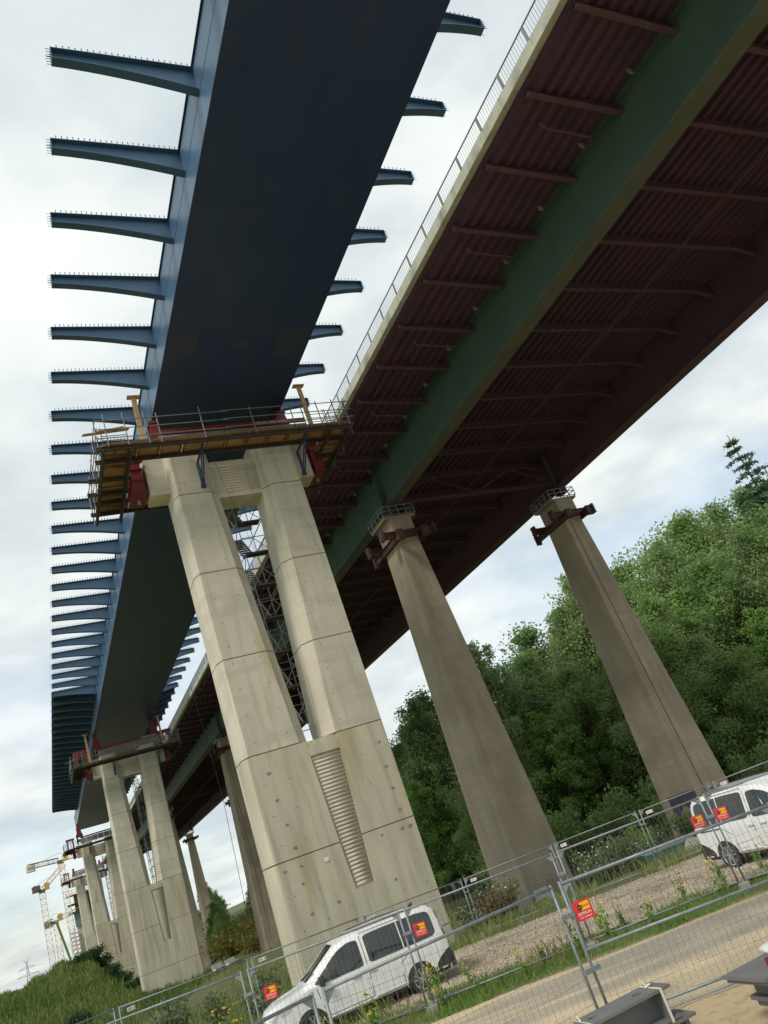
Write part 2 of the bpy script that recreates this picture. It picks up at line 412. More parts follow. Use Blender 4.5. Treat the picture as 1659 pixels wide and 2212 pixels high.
def axis(a, b, segs):
    out = [a]
    for lim, step in segs:
        while out[-1] < lim - 1e-6: out.append(min(out[-1] + step, lim))
    return np.array(out)
gx = axis(-900, 1400, [(-60, 60), (-24, 4), (46, 0.75), (110, 4), (1400, 90)])
gy = axis(-80, 3000, [(-12, 10), (60, 0.75), (210, 2.5), (420, 15), (3000, 150)])
X, Y = np.meshgrid(gx, gy)
Z = ground_z(X, Y)
sfar = sstep(30, 60, X * NX + Y * NY)
Z = Z + sfar * 0.12 * np.sin(X * 0.9 + Y * 0.23) * np.cos(Y * 0.41 - X * 0.3)
V = np.stack([X.ravel(), Y.ravel(), Z.ravel()], 1)
nx, ny = len(gx), len(gy)
ii, jj = np.meshgrid(np.arange(nx - 1), np.arange(ny - 1))
i0 = (jj * nx + ii).ravel()
F = np.stack([i0, i0 + 1, i0 + 1 + nx, i0 + nx], 1)

def zoned_ground():
    m = bpy.data.materials.new('ground'); m.use_nodes = True
    t = m.node_tree; p = t.nodes['Principled BSDF']; p.inputs['Roughness'].default_value = 0.95
    g = t.nodes.new('ShaderNodeNewGeometry')
    def noise(sc, det=6, rough=0.6):
        n = t.nodes.new('ShaderNodeTexNoise'); n.inputs['Scale'].default_value = sc; n.inputs['Detail'].default_value = det
        n.inputs['Roughness'].default_value = rough
        t.links.new(g.outputs['Position'], n.inputs['Vector']); return n.outputs['Fac']
    def ramp(f, pts):
        r = t.nodes.new('ShaderNodeValToRGB'); el = r.color_ramp.elements
        el[0].position, el[0].color = pts[0][0], (*pts[0][1], 1)
        el[1].position, el[1].color = pts[-1][0], (*pts[-1][1], 1)
        for a, c in pts[1:-1]:
            k = el.new(a); k.color = (*c, 1)
        t.links.new(f, r.inputs[0]); return r.outputs[0]
    sand = ramp(noise(3.0), [(0.3, (0.33, 0.245, 0.14)), (0.5, (0.50, 0.385, 0.23)), (0.72, (0.40, 0.325, 0.215))])
    soil = ramp(noise(0.8), [(0.3, (0.06, 0.085, 0.022)), (0.5, (0.105, 0.12, 0.035)), (0.72, (0.17, 0.155, 0.06))])
    dot = t.nodes.new('ShaderNodeVectorMath'); dot.operation = 'DOT_PRODUCT'; dot.inputs[1].default_value = (NX, NY, 0)
    t.links.new(g.outputs['Position'], dot.inputs[0])
    ad = t.nodes.new('ShaderNodeMath'); ad.operation = 'MULTIPLY_ADD'; ad.inputs[1].default_value = 1.6
    t.links.new(noise(1.3), ad.inputs[0]); t.links.new(dot.outputs['Value'], ad.inputs[2])
    mr1 = t.nodes.new('ShaderNodeMapRange'); mr1.inputs[1].default_value = 18.4; mr1.inputs[2].default_value = 19.4
    t.links.new(ad.outputs[0], mr1.inputs[0])
    mr2 = t.nodes.new('ShaderNodeMapRange'); mr2.inputs[1].default_value = 3.0; mr2.inputs[2].default_value = 1.0   # unseen soil behind the camera, added to cut upward bounce light
    t.links.new(ad.outputs[0], mr2.inputs[0])
    mr = t.nodes.new('ShaderNodeMath'); mr.operation = 'MAXIMUM'
    t.links.new(mr1.outputs[0], mr.inputs[0]); t.links.new(mr2.outputs[0], mr.inputs[1])
    mi = t.nodes.new('ShaderNodeMix'); mi.data_type = 'RGBA'
    t.links.new(mr.outputs[0], mi.inputs[0]); t.links.new(sand, mi.inputs[6]); t.links.new(soil, mi.inputs[7])
    t.links.new(mi.outputs[2], p.inputs['Base Color'])
    b = t.nodes.new('ShaderNodeBump'); b.inputs['Strength'].default_value = 0.6; b.inputs['Distance'].default_value = 0.05
    t.links.new(noise(14.0), b.inputs['Height']); t.links.new(b.outputs[0], p.inputs['Normal'])
    MATS['ground'] = m
zoned_ground()
def cobble_mat(name, cols, scale, bump):
    m = bpy.data.materials.new(name); m.use_nodes = True
    t = m.node_tree; p = t.nodes['Principled BSDF']; p.inputs['Roughness'].default_value = 0.9
    g = t.nodes.new('ShaderNodeNewGeometry')
    v = t.nodes.new('ShaderNodeTexVoronoi'); v.inputs['Scale'].default_value = scale
    t.links.new(g.outputs['Position'], v.inputs['Vector'])
    n = t.nodes.new('ShaderNodeTexNoise'); n.inputs['Scale'].default_value = 0.7; n.inputs['Detail'].default_value = 5
    t.links.new(g.outputs['Position'], n.inputs['Vector'])
    sp = t.nodes.new('ShaderNodeSeparateColor'); t.links.new(v.outputs['Color'], sp.inputs[0])
    ad = t.nodes.new('ShaderNodeMath'); ad.operation = 'MULTIPLY_ADD'; ad.inputs[1].default_value = 0.55
    t.links.new(sp.outputs[0], ad.inputs[0]); t.links.new(n.outputs['Fac'], ad.inputs[2])
    r = t.nodes.new('ShaderNodeValToRGB'); el = r.color_ramp.elements
    el[0].position, el[0].color = 0.35, (*cols[0], 1); el[1].position, el[1].color = 1.0, (*cols[2], 1)
    k = el.new(0.7); k.color = (*cols[1], 1)
    t.links.new(ad.outputs[0], r.inputs[0]); t.links.new(r.outputs[0], p.inputs['Base Color'])
    b = t.nodes.new('ShaderNodeBump'); b.inputs['Strength'].default_value = bump; b.inputs['Distance'].default_value = 0.03
    b.invert = True
    t.links.new(v.outputs['Distance'], b.inputs['Height']); t.links.new(b.outputs[0], p.inputs['Normal'])
    MATS[name] = m
cobble_mat('gravel', ((0.15, 0.115, 0.072), (0.34, 0.265, 0.175), (0.54, 0.455, 0.335)), 13, 1.0)
cobble_mat('chippings', ((0.19, 0.17, 0.14), (0.38, 0.32, 0.235), (0.52, 0.46, 0.37)), 22, 0.8)
mat('asphalt', (0.245, 0.225, 0.185), (0.315, 0.285, 0.225), 1.1, 0.92, bump=0.35, bscale=40,
    layers=(((0.50, 0.405, 0.265), 0.55, (0.35, 0.9, 1), 0.42, 0.60, 0.9), ((0.19, 0.185, 0.17), 0.9, (0.5, 1.2, 1), 0.55, 0.72, 0.6),
            ((0.36, 0.33, 0.28), 30, (1, 1, 1), 0.58, 0.68, 0.4)))
me = npmesh('ground', V, F, 'ground')
me.polygons.foreach_set('use_smooth', [True] * len(me.polygons))
tag(link('ground', me), 'sandy ground giving way to grass beyond the site road', None, kind='structure')

def sheet(name, s0, s1, t0, t1, ns, ntt, dz, material, wob=0.25):
    ss = np.linspace(0, 1, ns); tt = np.linspace(t0, t1, ntt)
    T_, A = np.meshgrid(tt, ss)
    e0 = s0 + wob * (np.sin(tt * 0.8) * 0.5 + np.sin(tt * 2.3 + 1) * 0.35 + rng.normal(0, 0.15, ntt))
    e1 = s1 + wob * (np.sin(tt * 0.7 + 2) * 0.5 + np.sin(tt * 1.9) * 0.35 + rng.normal(0, 0.15, ntt))
    Sx = e0[None, :] * (1 - A) + e1[None, :] * A
    x = Sx * NX + T_ * NY; y = Sx * NY - T_ * NX
    z = ground_z(x, y) + dz
    V = np.stack([x.ravel(), y.ravel(), z.ravel()], 1)
    a, b = np.meshgrid(np.arange(ntt - 1), np.arange(ns - 1)); i = (b * ntt + a).ravel()
    me = npmesh(name, V, np.stack([i, i + 1, i + 1 + ntt, i + ntt], 1)[:, ::-1], material)
    return tag(link(name, me), None, None, kind='structure')
def streaky_road():
    m = bpy.data.materials.new('road_dust'); m.use_nodes = True
    t = m.node_tree; p = t.nodes['Principled BSDF']; p.inputs['Roughness'].default_value = 0.93
    g = t.nodes.new('ShaderNodeNewGeometry'); cb = t.nodes.new('ShaderNodeCombineXYZ')
    for i, vec in enumerate(((NX, NY, 0), (NY * .07, -NX * .07, 0))):
        d = t.nodes.new('ShaderNodeVectorMath'); d.operation = 'DOT_PRODUCT'; d.inputs[1].default_value = vec
        t.links.new(g.outputs['Position'], d.inputs[0]); t.links.new(d.outputs['Value'], cb.inputs[i])
    def noise(vec, sc, det=5):
        n = t.nodes.new('ShaderNodeTexNoise'); n.inputs['Scale'].default_value = sc; n.inputs['Detail'].default_value = det
        t.links.new(vec, n.inputs['Vector']); return n.outputs['Fac']
    def ramp(f, pts):
        r = t.nodes.new('ShaderNodeValToRGB'); el = r.color_ramp.elements
        el[0].position, el[0].color = pts[0][0], (*pts[0][1], 1); el[1].position, el[1].color = pts[-1][0], (*pts[-1][1], 1)
        for a, c in pts[1:-1]: el.new(a).color = (*c, 1)
        t.links.new(f, r.inputs[0]); return r.outputs[0]
    base = ramp(noise(cb.outputs[0], 1.25), [(.36, (.33, .30, .245)), (.46, (.40, .355, .28)), (.53, (.54, .45, .31)), (.64, (.62, .51, .345))])
    grit = ramp(noise(g.outputs['Position'], 26, 2), [(.40, (.66, .66, .66)), (.62, (1.15, 1.13, 1.1))])
    blot = ramp(noise(g.outputs['Position'], .9), [(.35, (.80, .80, .80)), (.65, (1.06, 1.05, 1.03))])
    cur = base
    for o_ in (grit, blot):
        mi = t.nodes.new('ShaderNodeMix'); mi.data_type = 'RGBA'; mi.blend_type = 'MULTIPLY'; mi.inputs[0].default_value = .7
        t.links.new(cur, mi.inputs[6]); t.links.new(o_, mi.inputs[7]); cur = mi.outputs[2]
    t.links.new(cur, p.inputs['Base Color'])
    b = t.nodes.new('ShaderNodeBump'); b.inputs['Strength'].default_value = .5; b.inputs['Distance'].default_value = .02
    t.links.new(noise(g.outputs['Position'], 22, 3), b.inputs['Height']); t.links.new(b.outputs[0], p.inputs['Normal'])
    MATS['road_dust'] = m
streaky_road()
sheet('road', 12.9, 18.1, -60, 70, 8, 260, 0.005, 'road_dust', 0.16)
sheet('gravel_lot', 20.1, 29.6, -3.2, 45, 24, 220, 0.03, 'gravel', 0.5)
sheet('gravel_path', 30.4, 46, 9, 26, 16, 60, 0.04, 'gravel', 1.0)

# ------------------------------------------------------------------ bridges share one frame: 1.55 % climb, 2.7 % crossfall
BX = ((0.999635699, 0.000418144946, -0.0269869246), (0.0, 0.999879984, 0.0154924938), (0.0269901639, -0.0154868498, 0.999515727))
BT = Matrix(((BX[0][0], BX[1][0], BX[2][0]), (BX[0][1], BX[1][1], BX[2][1]), (BX[0][2], BX[1][2], BX[2][2]))).to_4x4()
TB = Matrix.Translation((0, 0, CAMZ)) @ BT @ Matrix.Translation((0, 0, -CAMZ))

# new bridge: blue steel box girder with cantilever brackets
nb = thing('steel_box_girder_bridge', 'new dark blue steel box girder bridge with rows of cantilever brackets, under construction', 'bridge')
nb.matrix_world = TB
ZB, ZT, BXL, BXR = 27.2, 30.0, 8.1, 15.2
Y0, SP = 18.04, 3.55
ys = [Y0 + SP * k for k in range(-9, 48)]
YA, YE = ys[0] - 1.5, 206.0
# bottom plates with a weld line between shop sections
sec = np.linspace(YA, YE, 13)
for a, b in zip(sec[:-1], sec[1:]):
    MB().box(BXL - 0.08, BXR + 0.08, a + 0.006, b - 0.006, ZB, ZB + 0.05).build('bottom_plate', 'blue_soffit_shaded', nb)
    MB().box(BXL, BXL + 0.03, a + 0.004, b - 0.004, ZB + 0.051, ZT).build('web_plate', 'blue_steel', nb)
    MB().box(BXR - 0.03, BXR, a + 0.004, b - 0.004, ZB + 0.051, ZT).build('web_plate', 'blue_steel', nb)
MB().box(BXL + 0.1, BXR - 0.1, YA, YE, ZB + 0.06, ZB + 0.1).build('inner_plate', 'dark_edge', nb)
for x0, x1 in ((BXL - 0.07, BXL + 0.3), (BXR - 0.3, BXR + 0.07)):
    MB().box(x0, x1, YA, YE, ZT + 0.001, ZT + 0.05).build('top_flange', 'dark_edge', nb)
MB().box(BXL + 0.31, BXR - 0.31, YA, YE, ZT - 0.02, ZT + 0.03).build('top_plate', 'dark_edge', nb)
for z in (28.74,):
    MB().box(BXL - 0.006, BXL, YA, YE, z - 0.012, z + 0.012).build('weld_seam', 'dark_edge', nb)
for (x0, x1, y0, y1, c) in ((8.2, 9.55, 29.3, 31.0, 'primer'), (11.25, 12.05, 29.6, 30.6, 'primer'), (13.5, 15.1, 28.9, 31.0, 'primer')):
    m_ = MB()
    n_ = 16
    pts = []
    for k in range(n_):
        q = k / n_ * 4; sgm = int(q); f_ = q - sgm
        cs = [(x0, y0), (x1, y0), (x1, y1), (x0, y1)]
        p_, r_ = cs[sgm], cs[(sgm + 1) % 4]
        pts.append((p_[0] + (r_[0] - p_[0]) * f_ + random.uniform(-.015, .015), p_[1] + (r_[1] - p_[1]) * f_ + random.uniform(-.015, .015), ZB - 0.004))
    m_.add(pts, [tuple(range(n_))[::-1]])
    m_.build('primer_patch', c, nb)
for k, y in enumerate(np.arange(ys[0], 100, 7.1)):
    MB().box(BXL - .05, BXR + .05, y + 1.2, y + 1.225, ZB - .003, ZB - .0005).build('weld_seam', 'weld_line', nb)
for x in (11.65,):
    MB().box(x - .012, x + .012, YA, 110, ZB - .0035, ZB - .001).build('weld_seam', 'weld_line', nb)
MB().tube((BXL - 0.012, 21.9, 29.3), (BXL + 0.0, 21.9, 29.3), 0.16, 16).build('manhole', 'dark_edge', nb)

def bracket_meshes(L, flip):
    """cantilever I-bracket from the web (local x=0) to the tip (local x=L); +x is outward"""
    sgn = -1 if flip else 1
    n = 9
    ts = [k / n for k in range(n + 1)]
    dep = lambda t: 0.47 + 0.66 * (1 - t) ** 1.7
    web = MB(); bot = MB()
    for a, b in zip(ts[:-1], ts[1:]):
        xa, xb = sgn * a * L, sgn * b * L
        da, db = dep(a), dep(b)
        web.hexa([(xa, -.012, -da), (xb, -.012, -db), (xb, .012, -db), (xa, .012, -da), (xa, -.012, -.031), (xb, -.012, -.031), (xb, .012, -.031), (xa, .012, -.031)])
        bot.hexa([(xa, -.17, -da - .03), (xb, -.17, -db - .03), (xb, .17, -db - .03), (xa, .17, -da - .03), (xa, -.17, -da - .001), (xb, -.17, -db - .001), (xb, .17, -db - .001), (xa, .17, -da - .001)])
    topf = MB(); x0, x1 = sorted((0, sgn * L)); topf.box(x0, x1, -.19, .19, -.03, 0)
    endp = MB(); xe = sgn * (L + .012); x0, x1 = sorted((sgn * (L + 0.001), sgn * (L + .022))); endp.box(x0, x1, -.19, .19, -.51, .012)
    studs = MB()
    k = 0.16
    while k < L - 0.05:
        for yy in (-.12, .12):
            studs.tube((sgn * k, yy, 0.001), (sgn * k, yy, .18), .015, 4); studs.tube((sgn * k, yy, .18), (sgn * k, yy, .20), .026, 4)
        k += 0.2
    rods = MB()
    for zz in (-.05, -.19, -.33, -.46):
        for yy in (-.13, .13): rods.tube((sgn * (L + .02), yy, zz), (sgn * (L + .17), yy, zz), .012, 4)
    res = []
    for nm, mb, mt in (('web', web, 'blue_steel'), ('bottom_flange', bot, 'blue_steel'), ('top_flange', topf, 'blue_steel'), ('end_plate', endp, 'blue_steel'),
                       ('shear_studs', studs, 'dark_edge'), ('anchor_rods', rods, 'dark_edge')):
        me = bpy.data.meshes.new(nm); me.from_pydata(mb.v, [], mb.f); me.materials.append(MATS[mt]); res.append((nm, me))
    return res
LM = bracket_meshes(BXL - 3.34, True)
RM = bracket_meshes(18.6 - BXR, False)
for y in ys:
    for x, ms in ((BXL, LM), (BXR, RM)):
        # the bracket part: its web mesh, flanges as sub-parts
        b = link('bracket', ms[0][1], nb, loc=(x, y, ZT - 0.001))
        for nm, me in ms[1:]:
            if nm in ('shear_studs', 'anchor_rods'):
                if y < 115: link(nm, me, b, kind='stuff')
            else: link(nm, me, b)
# deck sheets already laid on the far brackets
dl = MB().box(3.30, BXL - 0.08, 0.02, SP - 0.02, ZT + 0.004, ZT + 0.14)
dlm = bpy.data.meshes.new('deck_sheet'); dlm.from_pydata(dl.v, [], dl.f); dlm.materials.append(MATS['deck_sheet'])
dr = MB().box(BXR + 0.08, 18.62, 0.02, SP - 0.02, ZT + 0.004, ZT + 0.14)
drm = bpy.data.meshes.new('deck_sheet'); drm.from_pydata(dr.v, [], dr.f); drm.materials.append(MATS['deck_sheet'])
rbm = MB()
for k in range(6): rbm.box(3.5 + k * 0.75, 3.56 + k * 0.75, 0.25, SP - 0.25, ZT - 0.16, ZT + 0.003)
rbme = bpy.data.meshes.new('stiffener'); rbme.from_pydata(rbm.v, [], rbm.f); rbme.materials.append(MATS['deck_sheet'])
for y in ys:
    if y > 96 and y < ys[-1] - 1:
        d1 = link('deck_sheet', dlm, nb, loc=(0, y, 0)); link('stiffener', rbme, d1)
        if y > 103: link('deck_sheet', drm, nb, loc=(0, y, 0))

# old bridge
ob = thing('old_road_bridge', 'old motorway bridge with dark red underside, green girders and a pale concrete parapet edge', 'bridge')
ob.matrix_world = TB
OY0, OY1 = -25.0, 330.0
FX, DZ = 20.0, 27.72
GX = (25.1, 40.5)
FR = 45.6
nsec = 24
secs = np.linspace(OY0, OY1, nsec + 1)
for a, b in zip(secs[:-1], secs[1:]):
    MB().box(FX - 0.02, FX + 0.30, a + .008, b - .008, 27.95, 28.48).build('parapet_beam', 'fascia_concrete', ob)
    MB().box(FR - 0.3, FR + .02, a + .008, b - .008, 27.95, 28.48).build('parapet_beam', 'fascia_concrete', ob)
    MB().box(FX + 0.302, FR - 0.302, a, b, DZ, DZ + 0.6).build('deck_plate', 'red_soffit', ob)
# railing: 2 m sections on posts
rs = MB()
rs.tube((FX + .1, 0, 29.40), (FX + .1, 2.0, 29.40), .035, 6)
rs.tube((FX + .1, 0, 28.62), (FX + .1, 2.0, 28.62), .022, 5)
for k in range(13): rs.tube((FX + .1, .08 + k * .153, 28.62), (FX + .1, .08 + k * .153, 29.38), .014, 4, cap=False)
rsm = bpy.data.meshes.new('railing_section'); rsm.from_pydata(rs.v, [], rs.f); rsm.materials.append(MATS['rail_grey'])
rp = MB().box(FX + .06, FX + .14, -.035, .035, 28.481, 29.37)
rpm = bpy.data.meshes.new('railing_post'); rpm.from_pydata(rp.v, [], rp.f); rpm.materials.append(MATS['rail_grey'])
for k in range(110):
    y = -6 + 2.0 * k
    link('railing_section', rsm, ob, loc=(0, y, 0)); link('railing_post', rpm, ob, loc=(0, y, 0))
# longitudinal trough ribs under the deck plate
def rib(x, w=0.15, h=0.2):
    m_ = MB()
    z = DZ - 0.001
    m_.add([(x - w, OY0, z), (x + w, OY0, z), (x + w * .6, OY0, z - h), (x - w * .6, OY0, z - h),
            (x - w, OY1, z), (x + w, OY1, z), (x + w * .6, OY1, z - h), (x - w * .6, OY1, z - h)],
           [(0, 1, 5, 4), (1, 2, 6, 5), (2, 3, 7, 6), (3, 0, 4, 7), (0, 3, 2, 1), (4, 5, 6, 7)])
    return m_.build('deck_rib', 'red_soffit', ob)
x = FX + 0.75
while x < FR - 0.6:
    if all(abs(x - g) > 0.35 for g in GX): rib(x)
    x += 0.58
# main girders; shade on the right one's inner side put in as dark red
for gxx in GX:
    for a, b in zip(secs[:-1], secs[1:]):
        g_ = MB().box(gxx - .015, gxx + .015, a + .004, b - .004, 24.35, DZ - .001).build('girder_web', 'green_steel' if gxx < 30 else 'red_soffit', ob)
        if gxx > 30: MB().box(gxx + .016, gxx + .02, a + .004, b - .004, 24.36, DZ - .07).build('outer_green_face', 'green_steel', g_)
        MB().box(gxx - .5, gxx + .5, a + .004, b - .004, 24.30, 24.349).build('bottom_flange', 'green_flange' if gxx < 30 else 'red_flange', g_)
        MB().box(gxx - .25, gxx + .25, a, b, DZ - .06, DZ - .002).build('top_flange', 'green_steel' if gxx < 30 else 'red_soffit', g_)
    MB().box(gxx - .09 if gxx > 30 else gxx + .016, gxx - .016 if gxx > 30 else gxx + .09, OY0, OY1, 26.5, 26.53).build('web_stiffener', 'red_flange', ob)
    for yk in np.arange(-20, 200, 10.35):
        MB().box(gxx - .022, gxx - .016, yk - .02, yk + .02, 24.36, DZ - .07).build('web_splice', 'green_flange', ob)
    # bearing stiffeners over the old piers
    for yk in (45.4, 113.4, 181.4, 249.4):
        MB().box(gxx - .42, gxx - .016, yk - .03, yk + .03, 24.36, DZ - .07).build('bearing_stiffener', 'green_steel', ob)
        MB().box(gxx - .38, gxx + .38, yk - .35, yk + .35, 23.75, 24.298).build('bearing', 'dark_beam', ob)
# cross beams every 3.47 m: light cantilever brackets outside, deeper ones between the girders
cl = MB()
x0, x1 = FX + .31, GX[0] - .02
cl.hexa([(x0, -.012, DZ - .30), (x1, -.012, DZ - .62), (x1, .012, DZ - .62), (x0, .012, DZ - .30), (x0, -.012, DZ - .002), (x1, -.012, DZ - .002), (x1, .012, DZ - .002), (x0, .012, DZ - .002)])
cf = MB().hexa([(x0, -.13, DZ - .33), (x1, -.13, DZ - .65), (x1, .13, DZ - .65), (x0, .13, DZ - .33), (x0, -.13, DZ - .301), (x1, -.13, DZ - .621), (x1, .13, DZ - .621), (x0, .13, DZ - .301)])
x0, x1 = GX[1] + .02, FR - .31
cr_ = MB().hexa([(x0, -.012, DZ - .62), (x1, -.012, DZ - .30), (x1, .012, DZ - .30), (x0, .012, DZ - .62), (x0, -.012, DZ - .002), (x1, -.012, DZ - .002), (x1, .012, DZ - .002), (x0, .012, DZ - .002)])
cm = MB(); cmf = MB()
prof = [(GX[0] + .02, 1.0), (GX[0] + 1.6, .62), (32.8, .62), (GX[1] - 1.6, .62), (GX[1] - .02, 1.0)]
for (xa, da), (xb, db) in zip(prof[:-1], prof[1:]):
    cm.hexa([(xa, -.012, DZ - da), (xb, -.012, DZ - db), (xb, .012, DZ - db), (xa, .012, DZ - da), (xa, -.012, DZ - .002), (xb, -.012, DZ - .002), (xb, .012, DZ - .002), (xa, .012, DZ - .002)])
    cmf.hexa([(xa, -.12, DZ - da - .03), (xb, -.12, DZ - db - .03), (xb, .12, DZ - db - .03), (xa, .12, DZ - da - .03), (xa, -.12, DZ - da - .001), (xb, -.12, DZ - db - .001), (xb, .12, DZ - db - .001), (xa, .12, DZ - da - .001)])
def tomesh(nm, mb, mt):
    me = bpy.data.meshes.new(nm); me.from_pydata(mb.v, [], mb.f); me.materials.append(MATS[mt]); return me
CLm, CFm, CRm, CMm, CMF = tomesh('cross_beam', cl, 'red_soffit'), tomesh('flange', cf, 'red_flange'), tomesh('cross_beam', cr_, 'red_soffit'), tomesh('cross_beam', cm, 'red_soffit'), tomesh('flange', cmf, 'red_flange')
for k in range(-8, 86):
    y = 11.85 + 3.47 * k
    c_ = link('cross_beam', CLm, ob, loc=(0, y, 0)); link('flange', CFm, c_)
    c_ = link('cross_beam', CMm, ob, loc=(0, y, 0)); link('flange', CMF, c_)
    if y < 120: link('cross_beam', CRm, ob, loc=(0, y, 0))
MB().tube((33.95, OY0, 26.5), (33.95, OY1, 26.5), .055, 8).build('service_rail', 'red_flange', ob)
for k in range(0, 90, 3):
    y = 11.85 + 3.47 * k
    MB().tube((33.95, y, 26.5), (33.95, y, DZ - .7), .02, 5).build('hanger', 'red_flange', ob)
for y in np.arange(9.5, 60, 6.94):      # short drain pipes under the cantilever
    MB().path([(21.6, y, DZ - .35), (21.8, y + .02, DZ - .6), (24.2, y + .05, DZ - .75)], .055, 6).build('drain_pipe', 'red_flange', ob)
for k in range(16):
    y = 10.2 + 3.47 * k
    MB().box(24.2, 24.42, y, y + .08, DZ - .5, DZ - .26).build('junction_plate', 'grey_sheet', ob)
# cross bracing truss above each old pier row
for yk in (45.4, 113.4, 181.4):
    m_ = MB()
    for za in (24.75,): m_.ibeam((GX[0] + .1, yk, za), (GX[1] - .1, yk, za), .22, .26)
    m_.build('brace_chord', 'red_soffit', ob)
    n_ = 2
    xs_ = np.linspace(GX[0] + .3, GX[1] - .3, n_ * 2 + 1)
    for k in range(n_ * 2):
        za, zb = (24.85, 26.5) if k % 2 == 0 else (26.5, 24.85)
        MB().beam((xs_[k], yk, za), (xs_[k + 1], yk, zb), .1, .1).build('brace_diagonal', 'red_soffit', ob)
# ------------------------------------------------------------------ new V-leg piers
PXC, PYF = 12.1, 35.0
A_ = 3.31
ZB_ = [(-3.5, .90), (8.75, .90), (13.3, 1.20), (17.75, 1.48), (22.18, 1.69), (25.2, 1.78)]
def bz(z): return float(np.interp(z, [p[0] for p in ZB_], [p[1] for p in ZB_]))
def leg_ring(z, sgn, k=0.0):
    b = bz(z); c = b - .5
    pts = [(-A_ + k, k), (-b - k, k), (-c - k, .47), (-c - k, 1.95), (-b - k, 2.45 - k), (-A_ + k, 2.45 - k), (-A_ - .2 + k, 1.9), (-A_ - .2 + k, .5)]
    r = [(sgn * -x if sgn > 0 else x, y, z) for x, y in pts]
    return r if sgn < 0 else r[::-1]
def tie_holes(pts, parent, r=.028):
    m_ = MB()
    for x, z in pts:
        n = 8
        vs = [(x + r * math.cos(2 * PI * i / n), -.004, z + r * math.sin(2 * PI * i / n)) for i in range(n)]
        m_.add(vs, [tuple(range(n))])
    m_.build('tie_holes', 'hole_dark', parent, kind='stuff')
def ribs_row(parent, zs, half, cx, y, r, material):
    base = MB(); n = 7
    ring = lambda x: [(x, -r * math.sin(PI * i / (n - 1)), r * 1.05 * math.cos(PI * i / (n - 1))) for i in range(n)]
    base.loft([ring(-1), ring(1)], cap=True)
    me = bpy.data.meshes.new('rib'); me.from_pydata(base.v, [], base.f); me.materials.append(MATS[material])
    me.polygons.foreach_set('use_smooth', [True] * len(me.polygons))
    for z in zs:
        o = link('rib', me, parent, loc=(cx, y, z)); o.scale = (half(z), 1, 1)

